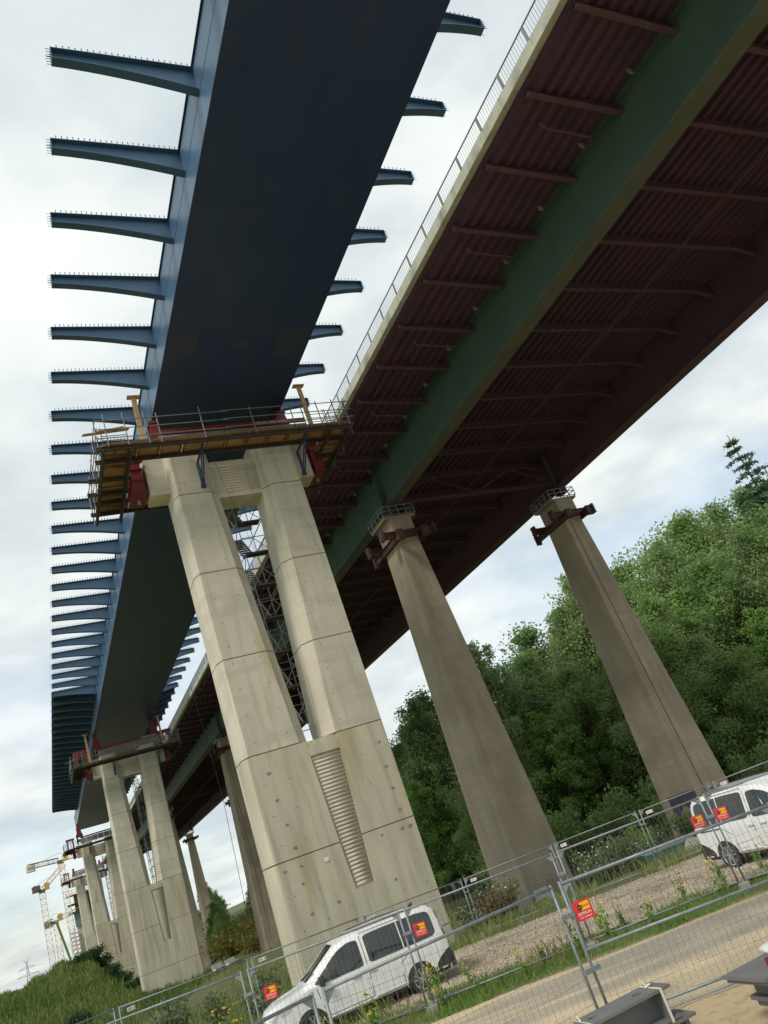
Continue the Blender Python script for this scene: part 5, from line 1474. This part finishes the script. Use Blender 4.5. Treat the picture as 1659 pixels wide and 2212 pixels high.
def make_shrub(H, W, nl, leaf, size, seed, droop=.3, flowers=None):
    r = np.random.default_rng(seed); tr = MB(); P = []
    for k in range(14):
        q = r.uniform(0, 2 * PI); L = r.uniform(.2, 1) * W; h = H * r.uniform(.45, 1.0)
        bp = [(0.1 * math.cos(q), .1 * math.sin(q), 0), (math.cos(q) * L * .5, math.sin(q) * L * .5, h * .6), (math.cos(q) * L, math.sin(q) * L, h)]
        tube_path(tr, bp, .02, .006, 4)
        m_ = nl // 14
        f = r.uniform(.15, 1.05, m_)
        c = np.stack([np.interp(f, [0, .5, 1], [p[i] for p in bp]) for i in range(3)], 1)
        P.append(c + r.normal(size=(m_, 3)) * np.array([.2, .2, .16]) * W * .8)
    P = np.concatenate(P); P[:, 2] = np.abs(P[:, 2])
    V, F = leaf_quads(P, size, droop=droop, seed=seed)
    res = [tomesh('stems', tr, 'bark'), npmesh('foliage', V, F, leaf)]
    if flowers:
        top = P[P[:, 2] > np.quantile(P[:, 2], .45)]
        sel = top[r.choice(len(top), min(len(top), flowers[1]))]
        V, F = leaf_quads(sel + [0, 0, .05], flowers[2], aspect=1.0, seed=seed + 1)
        res.append(npmesh('blossoms', V, F, flowers[0]))
    return res
SHR = {'bush': make_shrub(3.2, 2.2, 3200, 'leaf_broad', .17, 70), 'bush_b': make_shrub(2.4, 2.0, 2800, 'leaf_bright', .14, 71),
       'weed': make_shrub(1.3, .8, 1500, 'weed', .07, 72, flowers=('flower_white', 110, .06)), 'bramble': make_shrub(1.1, .9, 1500, 'bramble', .08, 73),
       'bank': make_shrub(3.0, 3.4, 2600, 'bank_leaf', .22, 74), 'dark': make_shrub(1.6, 2.2, 2400, 'leaf_mound_dark', .16, 75),
       'tall_weed': make_shrub(1.7, .6, 1100, 'weed', .08, 76)}
def place_tree(kind, x, y, sc, rz, label, group, name=None, wide=1.0):
    tm, cm_ = KINDS[kind]
    base = {'birch_a': 'birch_tree', 'birch_b': 'birch_tree', 'broad_a': 'broadleaf_tree', 'broad_b': 'broadleaf_tree', 'bright_a': 'young_tree', 'conifer': 'spruce_tree'}[kind]
    o = thing(name or base, label, 'tree', (x, y, gz(x, y) - .2), rz, group)
    o.scale = (sc * wide, sc * wide, sc)
    link('trunk', tm, o); link('crown', cm_, o)
    return o
def place_shrub(kind, x, y, sc, rz, label, group, cat='shrub', name='shrub', zs=1.0):
    o = thing(name, label, cat, (x, y, gz(x, y) - .05), rz, group); o.scale = (sc, sc, sc * zs)
    for me_ in SHR[kind]: link(me_.name.split('.')[0], me_, o)
    return o
# wood on the right: back row stands tall, front row smaller
G1 = 'trees of the wood behind the old piers'
wood = [  # kind, azimuth ratio x/y, y distance, height wanted
    ('birch_a', 36, 78, 19.5), ('broad_a', 41, 80, 20.5), ('birch_b', 46, 80, 23.0), ('birch_a', 50.5, 76, 24), ('broad_b', 55, 80, 22), ('birch_b', 59, 74, 25.0), ('birch_a', 64, 76, 27.5),
    ('broad_b', 66, 70, 24), ('birch_b', 70, 68, 27), ('broad_a', 74, 72, 27), ('broad_b', 80, 70, 30), ('birch_a', 83, 66, 28), ('broad_b', 88, 64, 30), ('broad_a', 94, 66, 30), ('conifer', 83.5, 60, 35),
    ('broad_b', 78, 56, 25), ('broad_a', 84, 52, 24), ('birch_b', 72, 58, 24), ('broad_b', 66, 58, 22), ('broad_a', 60, 62, 20), ('bright_a', 55, 62, 16), ('broad_b', 50, 66, 17), ('bright_a', 45, 66, 13), ('broad_a', 40, 68, 13),
    ('broad_a', 36, 66, 11), ('bright_a', 33, 72, 11), ('broad_b', 72, 50, 19), ('bright_a', 63, 52, 14), ('broad_a', 56, 54, 14), ('bright_a', 76, 47, 15), ('birch_a', 52, 58, 16), ('broad_a', 68, 46, 16), ('broad_b', 88, 46, 24), ('bright_a', 82, 44, 16),
    ('broad_a', 39, 88, 17), ('broad_b', 44, 90, 20), ('broad_a', 49, 88, 21.5), ('broad_b', 54, 90, 23), ('broad_a', 62, 86, 25.5), ('broad_b', 69, 84, 27), ('broad_a', 78, 82, 29), ('broad_b', 90, 78, 32), ('bright_a', 58, 66, 18), ('bright_a', 67, 62, 19)]
HT = {'birch_a': 19, 'birch_b': 21, 'broad_a': 17, 'broad_b': 20, 'bright_a': 13, 'conifer': 26}
KN = {'birch_a': 'pale drooping birch', 'birch_b': 'tall drooping birch', 'broad_a': 'dense dark green tree', 'broad_b': 'large dark green tree', 'bright_a': 'low bright green tree', 'conifer': 'tall spruce'}
posw = lambda x, y: ('far left end of the wood' if x / y < .56 else 'wood right of the front old pier' if x / y < .74 else
                     'wood left of the rightmost old pier' if x / y < .88 else 'wood behind the rightmost old pier' if x / y < 1.05 else 'wood right of the rightmost old pier' if x / y < 1.3 else 'wood at the right edge')
cnt = {}
ordn = ['first', 'second', 'third', 'fourth', 'fifth', 'sixth', 'seventh', 'eighth', 'ninth', 'tenth', 'eleventh', 'twelfth'] or ['first', 'second', 'third', 'fourth', 'fifth', 'sixth', 'seventh', 'eighth']
for i, (k, x, y, h) in enumerate(sorted(wood, key=lambda q: q[2])):
    key = (KN[k], posw(x, y)); cnt[key] = cnt.get(key, 0) + 1
    lab = ('%s in the %s' % key) + ('' if cnt[key] == 1 else ', %s back' % ordn[cnt[key] - 1])
    if k == 'conifer': lab = 'tall spruce with ragged top above the wood at the right edge'
    place_tree(k, x, y, h / HT[k], i * 1.37, lab, G1, wide=1.3 if k == 'conifer' else 1.22)
G2 = 'shrubs along the foot of the wood'
r_ = np.random.default_rng(4)
for i in range(34):
    x = 31 + i * 1.75 + r_.uniform(-.6, .6); y = 58 - (x - 31) * .42 + r_.uniform(-2.5, 2.5)
    place_shrub(['bush', 'bush_b', 'bush'][i % 3], x, y, r_.uniform(.7, 1.25), i * 1.9, '%s shrub, %s from the left along the foot of the wood' % (['dark green', 'lighter green', 'dark green'][i % 3], nth(i + 1)), G2, zs=r_.uniform(.8, 1.3))
# weeds and brambles between the piers
wl = [('weed', 24.0, 35.5, 1.3), ('weed', 25.2, 36.5, 1.5), ('weed', 23.2, 34.6, 1.1), ('tall_weed', 26.6, 36.2, 1.2), ('weed', 26.2, 34.5, 1.0), ('bush_b', 28.0, 37.5, .8), ('tall_weed', 24.8, 34.2, 1.0),
      ('weed', 18.4, 35.2, 1.3), ('weed', 17.2, 36.0, 1.2), ('bramble', 17.4, 34.2, 1.1), ('bramble', 18.2, 35.6, 1.2), ('weed', 18.4, 37.6, 1.4), ('weed', 16.4, 34.6, .9),
      ('tall_weed', 4.6, 31.5, .9), ('tall_weed', 3.4, 33.0, 1.1), ('weed', 6.2, 32.5, .8), ('weed', 2.2, 30.8, .7), ('tall_weed', 7.0, 34.0, 1.0), ('bush_b', 1.2, 36, .5), ('weed', 31.5, 40.5, 1.4), ('weed', 34, 38, 1.3), ('bush_b', 36, 41.5, .8)]
WC = {}
def wcnt(k, wh):
    WC[(k, wh)] = WC.get((k, wh), 0) + 1
    return '' if WC[(k, wh)] == 1 else ', the %s one' % nth(WC[(k, wh)])
wn = {'weed': 'white flowering weed clump', 'tall_weed': 'tall pale weed clump', 'bramble': 'reddish brown bramble clump', 'bush_b': 'bright green bush'}
for i, (k, x, y, sc) in enumerate(wl):
    wh = 'right of the old pier with the white sheet' if x > 22 and x < 30 else 'between the nearest new pier and the old pier' if x > 15 and x < 22 else 'in front of the rightmost old pier' if x >= 30 else 'left of the nearest new pier'
    place_shrub(k, x, y, sc, i * 2.1, '%s %s%s' % (wn[k], wh, wcnt(k, wh)), 'weed clumps behind the rear fence', 'plant', {'weed': 'weed_clump', 'tall_weed': 'weed_clump', 'bramble': 'bramble_clump', 'bush_b': 'shrub'}[k])
# scrub on the bank under the old bridge and the trees on it
for i in range(26):
    x = 29 + (i % 7) * 3.2 + r_.uniform(-1, 1); y = 128 + (i // 7) * 17 + r_.uniform(-4, 4)
    place_shrub('bank' if (i // 7) < 3 else 'bush_b', x, y, r_.uniform(1.0, 1.7), i * 1.3, 'yellow green scrub bush on the bank under the old bridge, %s from the front' % nth(i + 1), 'scrub on the bank under the old bridge')
for i in range(30):
    x = 29.5 + i * 2.2 + r_.uniform(-1, 1); y = 170 + (i % 5) * 14
    place_tree(['broad_a', 'broad_b', 'bright_a'][i % 3], x, y, r_.uniform(.40, .56), i * 1.7, 'distant tree on the bank under the old bridge, %s from the left' % nth(i + 1), 'distant trees on the bank')
for i in range(16):
    x = 44 + i * 5.2 + r_.uniform(-1.5, 1.5); y = 270 + (i % 3) * 22
    place_tree(['broad_b', 'broad_a', 'bright_a'][i % 3], x, y, r_.uniform(.5, .75), i * 2.3, 'far tree on the skyline under the old bridge, %s from the left' % nth(i + 1), 'far trees on the skyline')
for i, (x, y, h) in enumerate(((-16, 150, 9), (-19, 156, 7), (-13.6, 160, 6), (-34, 330, 11), (-26, 340, 9))):
    place_tree(['broad_a', 'bright_a', 'broad_a', 'broad_b', 'bright_a'][i], x, y, h / HT[['broad_a', 'bright_a', 'broad_a', 'broad_b', 'bright_a'][i]], i * 2.0,
               'distant tree at the left edge behind the mound, %s from the left' % ordn[i], 'distant trees at the left edge')
# dark shrubs on the crest of the mound
for i, (x, y, sc) in enumerate(((4.6, 134, 1.0), (5.8, 134, 1.1), (7.0, 133, 1.1), (8.2, 132, 1.0), (3.6, 136, .8), (9.4, 131, .9), (6.4, 130, .8), (7.8, 128, .8), (2.0, 100, .8), (-3, 96, .7), (7.6, 118, .6), (1.4, 84, .6))):
    place_shrub('dark', x, y, sc, i * 1.1, '%s dark green shrub %s' % (nth(i + 1), 'on the crest of the grassy mound' if y > 120 else 'on the slope left of the second new pier'), 'dark shrubs on the mound')

# ------------------------------------------------------------------ grass
def blades(n, xs, ys_, h0, h1, wd, material, name, label, seed, bend=.4, dens=None):
    r = np.random.default_rng(seed)
    x, y = xs(r, n), None
    if callable(ys_): y = ys_(r, n)
    else: x, y = x
    if dens is not None:
        k = dens(x, y) > r.uniform(0, 1, len(x)); x, y = x[k], y[k]
    n = len(x)
    z = ground_z(x, y)
    q = r.uniform(0, 2 * PI, n); h = r.uniform(h0, h1, n) * (0.6 + .7 * r.uniform(0, 1, n) ** 2)
    lx, ly = np.cos(q) * wd / 2, np.sin(q) * wd / 2
    bq = r.uniform(0, 2 * PI, n); bd = h * bend * r.uniform(.2, 1.2, n)
    bx, by = np.cos(bq) * bd, np.sin(bq) * bd
    P = np.stack([np.stack([x - lx, y - ly, z], 1), np.stack([x + lx, y + ly, z], 1), np.stack([x + lx * .7 + bx * .35, y + ly * .7 + by * .35, z + h * .6], 1),
                  np.stack([x + bx, y + by, z + h], 1)], 1).reshape(-1, 3)
    F = np.arange(4 * n).reshape(-1, 4)
    o = link(name, npmesh(name, P, F, material)); tag(o, label, 'grass', kind='stuff')
    return o
def st_pts(s0, s1, t0, t1, sig=None):
    def f(r, n):
        s = r.uniform(s0, s1, n) if sig is None else r.normal((s0 + s1) / 2, sig, n)
        t = r.uniform(t0, t1, n)
        return xy(s, t)
    return f
def clumpy(fr, ph, thr=.3):
    return lambda x, y: np.clip((np.sin(x * fr + ph) * np.cos(y * fr * 1.2 - ph) + np.sin(x * fr * 2.3 - y * fr * 1.7) * .6) * .5 + .5 - thr, 0.04, 1)
blades(60000, st_pts(18.15, 20.4, -9, 16), None, .05, .19, .014, 'grass_verge', 'verge_grass', 'fresh green grass on the verge along the fence', 1, dens=clumpy(.9, .4, .05))
blades(2600, st_pts(18.4, 20.9, -9, 16), None, .22, .42, .012, 'grass_dry', 'verge_seed_grass', 'dry seed grass standing in the verge', 2, dens=clumpy(.7, 1.4, .3))
blades(14000, st_pts(20.4, 30.5, -3, 32), None, .05, .2, .014, 'grass', 'lot_weeds', 'sparse weeds growing through the gravel lot', 3, dens=clumpy(1.3, 2.2, .78))
blades(26000, st_pts(28.8, 37, -9, 34), None, .15, .5, .02, 'grass', 'rear_grass', 'rough grass along the rear fence', 4, dens=clumpy(.6, .2, .2))
blades(40000, st_pts(20.3, 34, -28, -2.2), None, .15, .48, .02, 'grass', 'meadow_grass', 'long grass left of the parked van', 5, dens=clumpy(.5, 2.0, .08))
blades(30000, st_pts(34, 70, -46, -10), None, .25, .7, .035, 'grass', 'slope_grass', 'long grass on the slope towards the second new pier', 6)
blades(36000, st_pts(66, 112, -70, -28), None, .35, .85, .07, 'grass_mound', 'slope_far_grass', 'rough grass below the mound', 7)
def mound_pts(r, n): return r.uniform(-24, 12, n), r.uniform(100, 152, n)
blades(52000, mound_pts, None, .4, 1.0, .09, 'grass_mound', 'mound_grass', 'rough grass covering the mound beside the second new pier', 8)
blades(16000, lambda r, n: (r.uniform(13, 34, n), r.uniform(48, 118, n)), None, .3, .7, .05, 'grass', 'under_bridge_grass', 'rough grass under the two bridges', 9, dens=clumpy(.3, .5, .25))
# loose stones on the gravel lot and the road edge
def stones(n, f, s0, s1, material, name, label, seed):
    r = np.random.default_rng(seed); x, y = f(r, n); z = ground_z(x, y) + .03
    sz = r.uniform(s0, s1, n) * r.uniform(.6, 1.5, n)
    octa = np.array([(1, 0, 0), (0, 1, 0), (-1, 0, 0), (0, -1, 0), (0, 0, .7), (0, 0, -.5)])
    q = r.uniform(0, 2 * PI, n); c, s = np.cos(q), np.sin(q)
    jit = octa[None] * r.uniform(.6, 1.25, (n, 6, 3))
    V = np.stack([jit[..., 0] * c[:, None] - jit[..., 1] * s[:, None], jit[..., 0] * s[:, None] + jit[..., 1] * c[:, None], jit[..., 2]], -1) * sz[:, None, None]
    V += np.stack([x, y, z], 1)[:, None]
    f8 = np.array([(0, 1, 4), (1, 2, 4), (2, 3, 4), (3, 0, 4), (1, 0, 5), (2, 1, 5), (3, 2, 5), (0, 3, 5)])
    F = (f8[None] + (np.arange(n) * 6)[:, None, None]).reshape(-1, 3)
    tag(link(name, npmesh(name, V.reshape(-1, 3), F, material)), label, 'stones', kind='stuff')
stones(30000, st_pts(20.3, 29.5, -3, 30), .016, .045, 'chippings', 'loose_gravel', 'loose stones of the gravel lot', 12)
stones(3500, st_pts(8, 18.2, -6, 10), .006, .016, 'chippings', 'road_grit', 'scattered grit on the road and sand', 13)

# ragwort plants along the verge: stems with yellow heads
def make_ragwort(seed):
    r = np.random.default_rng(seed); stm = MB(); P = []; Y_ = []
    for k in range(6):
        q = r.uniform(0, 2 * PI); h = r.uniform(.35, .8); d = r.uniform(.05, .22)
        tip = (math.cos(q) * d, math.sin(q) * d, h); stm.tube((math.cos(q) * .02, math.sin(q) * .02, 0), tip, .006, 4, .004)
        for f in np.linspace(.1, .9, 12): P.append(np.array(tip) * [f, f, f] + r.normal(0, .035, 3))
        if k < 4:
            for _ in range(14): Y_.append(np.array(tip) + r.normal(0, 1, 3) * [.05, .05, .022] + [0, 0, .01])
    V, F = leaf_quads(np.array(P), .055, aspect=2.2, seed=seed); lv = npmesh('leaves', V, F, 'grass_verge')
    V, F = leaf_quads(np.array(Y_), .034, aspect=1.0, seed=seed + 2); fl = npmesh('flower_heads', V, F, 'flower_yellow')
    return [tomesh('stems', stm, 'grass_verge'), lv, fl]
RW = [make_ragwort(90), make_ragwort(91), make_ragwort(92)]
rwp = [(18.9, -.9, 1.2), (19.3, -.2, .8), (18.7, .9, .8), (19.5, 2.2, .9), (19.2, 2.9, 1.0), (20.2, 3.4, .8), (18.9, 3.8, .8), (19.1, 5.6, 1.0), (20.4, 5.0, .8), (19.3, 7.4, .9), (20.5, 7.0, .7), (19.0, -2.4, 1.1), (18.8, -3.4, .9),
       (19.6, -5.2, 1.0), (20.3, 8.6, .9), (20.8, 3.0, .7), (19.0, -4.4, .7), (22.6, -6.5, 1.1), (24, -8.2, 1.2), (26, -7.4, 1.3), (19.6, 1.4, .8), (20.0, -1.2, .8), (27.5, -6.0, 1.2), (29.0, -8.0, 1.2)]
for i, (s_, t_, sc) in enumerate(rwp):
    x, y = xy(s_, t_)
    o = thing('ragwort_plant', '%s yellow flowering ragwort %s' % (nth(i + 1), 'on the verge along the road fence' if s_ < 21.5 else 'in the long grass left of the van'), 'plant', (x, y, gz(x, y)), i * 1.7, 'yellow ragwort plants')
    o.scale = (sc, sc, sc)
    for me_ in RW[i % 3]: link(me_.name.split('.')[0], me_, o)

# ------------------------------------------------------------------ far site: tower cranes, formwork pier, mobile crane, pylon
def lattice(mb, a, b, w, r, step):
    a = Vector(a); b = Vector(b); d = b - a; L = d.length; d.normalize()
    u = Vector((1, 0, 0)) if abs(d.x) < .9 else Vector((0, 0, 1))
    x = d.cross(u).normalized(); x = (u - d * u.dot(d)).normalized(); y = d.cross(x)
    cs = [x * sx * w / 2 + y * sy * w / 2 for sx, sy in ((-1, -1), (1, -1), (1, 1), (-1, 1))]
    for c in cs: mb.tube(a + c, b + c, r, 4)
    n = max(1, int(L / step))
    for k in range(n):
        p, q = a + d * (L * k / n), a + d * (L * (k + 1) / n)
        for i in range(4):
            c0, c1 = cs[i], cs[(i + 1) % 4]
            mb.tube(p + c0, q + c1 if k % 2 == 0 else q + c1, r * .6, 3) if (k + i) % 2 == 0 else mb.tube(p + c1, q + c0, r * .6, 3)
            mb.tube(p + c0, p + c1, r * .6, 3)
    return mb
def tower_crane(x, y, ztop, label, jib, counter, luff, cab='crane_white'):
    z0 = gz(x, y) - 1
    r = thing('tower_crane', label, 'crane', (x, y, z0), 0, 'tower cranes over the far site')
    h = ztop - z0
    lattice(MB(), (0, 0, 0), (0, 0, h), 1.7, .09, 1.7).build('mast', 'crane_white', r)
    MB().box(-1.0, 1.0, -1.0, 1.0, h, h + 1.0).build('slewing_ring', 'crane_dark', r)
    MB().box(.9, 2.4, -.8, .8, h + .6, h + 2.6).build('cab', 'crane_yellow' if cab == 'y' else 'crane_dark', r)
    ja = Vector((.6, 0, h + 1.2)); jb = ja + Vector(jib)
    lattice(MB(), ja, jb, 1.3, .08, 1.5).build('jib', 'crane_peach' if luff else 'crane_white', r)
    ca = Vector((-.6, 0, h + 1.2)); cb_ = ca + Vector(counter)
    lattice(MB(), ca, cb_, 1.3, .1, 1.4).build('counter_jib', 'crane_dark', r)
    MB().box(cb_.x - .4, cb_.x + 2.2, -1.0, 1.0, cb_.z - 1.6, cb_.z + .3).build('counterweight', 'crane_white' if cab == 'y' else 'crane_dark', r)
    MB().path([tuple(cb_), (-.2, 0, h + 3.2), tuple(ja.lerp(jb, .6))], .05, 4).build('tie_bar', 'crane_dark', r)
    return r
tower_crane(-.2, 300, 27.0, 'left tower crane with its peach luffing jib raised', (7.2, 1, 5.6), (-1.8, 0, 1.0), True)
tower_crane(6.4, 292, 33.2, 'tallest tower crane with yellow cab and flat jib', (12, 2, .2), (-9.0, -1, .6), False, 'y')
tower_crane(2.45, 318, 17.6, 'short tower crane between the two tall ones', (8.6, 0, .9), (-2.6, 0, -.2), False)
mc = thing('mobile_crane', 'green telescopic crane boom rising from a yellow carrier behind the mound', 'crane', (6.6, 300, gz(6.6, 300)), 0)
zc_ = gz(6.6, 300)
MB().beam((.2, 0, 2.5), (-4.0, 0, 17.2 - zc_), .7, .6).build('boom', 'crane_green', mc)
MB().beam((-4.0, 0, 17.2 - zc_), (-4.2, 0, 18.0 - zc_), .4, .4).build('boom_head', 'crane_yellow', mc)
MB().hexa([(-1.5, -1.2, .8), (5, -1.2, .8), (5, 1.2, .8), (-1.5, 1.2, .8), (-1.2, -1.1, 10.5), (2.8, -1.1, 10.5), (2.8, 1.1, 10.5), (-1.2, 1.1, 10.5)]).build('superstructure', 'crane_yellow', mc)
for k in range(4): MB().tube((-1.0 + k * 1.7, -1.3, .5), (-1.0 + k * 1.7, 1.3, .5), .5, 12).build('wheel', 'tyre', mc)
# pier still in formwork behind the last one
fp = thing('formwork_pier', 'pier under construction wrapped in teal formwork and orange scaffolding, behind the farthest finished pier', 'bridge pier', (9.0, 318, gz(9, 318)), 0)
zf = gz(9, 318)
def fz(z): return z - zf
MB().box(0, 9, 0, 4, 0, fz(14.5)).build('shaft', 'new_concrete', fp)
MB().box(-.5, 9.5, -.5, 4.5, fz(14.5), fz(18.8)).build('formwork', 'form_teal', fp)
for k, z in enumerate((18.9, 21.5, 24.5)):
    MB().box(-2.2, 9.8, -1.6, 5, fz(z), fz(z) + .35).build('platform', 'crane_peach' if k == 2 else 'dark_beam', fp)
MB().box(.2, 8.8, .2, 3.8, fz(19.3), fz(24.4)).build('climbing_form', 'ply_frame', fp)
for z in (25.3, 26.1): MB().beam((-2.2, -1.6, fz(z)), (9.8, -1.6, fz(z)), .12, .12).build('guard_rail', 'red_steel', fp)
for k in range(7): MB().beam((-2.2 + 2 * k, -1.6, fz(24.8)), (-2.2 + 2 * k, -1.6, fz(26.1)), .1, .1).build('guard_post', 'red_steel', fp)
for k in range(12):
    z = -1 + k * 1.25
    MB().box(-2.6 - .25 * math.sin(k * 2.1), -.1, -1.2, 3, fz(z), fz(z) + .18).build('scaffold_deck', 'form_orange' if k % 3 else 'dark_beam', fp)
    MB().tube((-2.5, -1.2, fz(z)), (-.4, -1.2, fz(z + 1.25)), .09, 4).build('scaffold_brace', 'form_orange' if k % 2 else 'scaffold_tube', fp)
for x in (-2.6, -1.4, -.3): MB().tube((x, -1.2, 0), (x, -1.2, fz(14.5)), .09, 4).build('scaffold_standard', 'scaffold_tube', fp)
# pylon
py = thing('power_pylon', 'distant lattice power pylon on the left horizon', 'pylon', (-19.6, 800, -14), 0)
m_ = MB()
tops = [(0, 9.0), (14, 3.6), (24, 1.6), (33, .4)]
for (za, wa), (zb2, wb) in zip(tops[:-1], tops[1:]):
    for sx, sy in ((-1, -1), (1, -1), (1, 1), (-1, 1)):
        m_.tube((sx * wa / 2, sy * wa / 2, za), (sx * wb / 2, sy * wb / 2, zb2), .2, 4)
    n_ = int((zb2 - za) / 2.5)
    for k in range(n_):
        f0, f1 = k / n_, (k + 1) / n_; w0, w1 = wa + (wb - wa) * f0, wa + (wb - wa) * f1; z0_, z1_ = za + (zb2 - za) * f0, za + (zb2 - za) * f1
        for sy in (-1, 1):
            m_.tube((-w0 / 2, sy * w0 / 2, z0_), (w1 / 2, sy * w1 / 2, z1_), .1, 3); m_.tube((w0 / 2, sy * w0 / 2, z0_), (-w1 / 2, sy * w1 / 2, z1_), .1, 3)
m_.build('mast', 'pylon_steel', py)
for z, L in ((22.5, 8.4), (28.0, 6.3)):
    for sx in (-1, 1):
        MB().tube((0, 0, z), (sx * L, 0, z + .2), .2, 4).tube((0, 0, z + 1.8), (sx * L, 0, z + .25), .16, 4).build('cross_arm', 'pylon_steel', py)
for sx in (-1, 1): MB().tube((0, 0, 32), (sx * 2.2, 0, 34.8), .18, 4).build('earth_arm', 'pylon_steel', py)
for k, (x, z) in enumerate(((-8.4, 22.5), (8.4, 22.5), (-6.3, 28), (6.3, 28))):
    pts = []
    for q in range(13):
        f = q / 12; pts.append((-19.6 + x + f * 150 * (1 if x > 0 else -1), 800 + f * 240, -14 + z - 26 * f * (1 - f)))
    m2_ = MB().path(pts, .05, 3)
    tag(m2_.build('power_line', 'pylon_steel'), '%s power line leaving the distant pylon to the %s' % ('lower' if k < 2 else 'upper', 'left' if x < 0 else 'right'), 'cable', 'power lines at the distant pylon')
# ropes hanging from the old bridge beside the second row
tag(MB().path([(20.3, 100, 29.6), (20.7, 100, 22), (20.85, 100, 15), (20.6, 100, 8), (20.2, 100, -2)], .03, 4).build('hanging_cable', 'dark_edge'), 'thin dark cable hanging from the parapet of the old bridge to the ground', 'cable')
tag(MB().path([(10.95, 34.86, 24.2), (11.35, 34.8, 21.0), (11.75, 34.85, 18.4)], .010, 4).build('signal_cable', 'dark_edge'), 'thin black cable hanging down the front of the nearest new pier', 'cable')
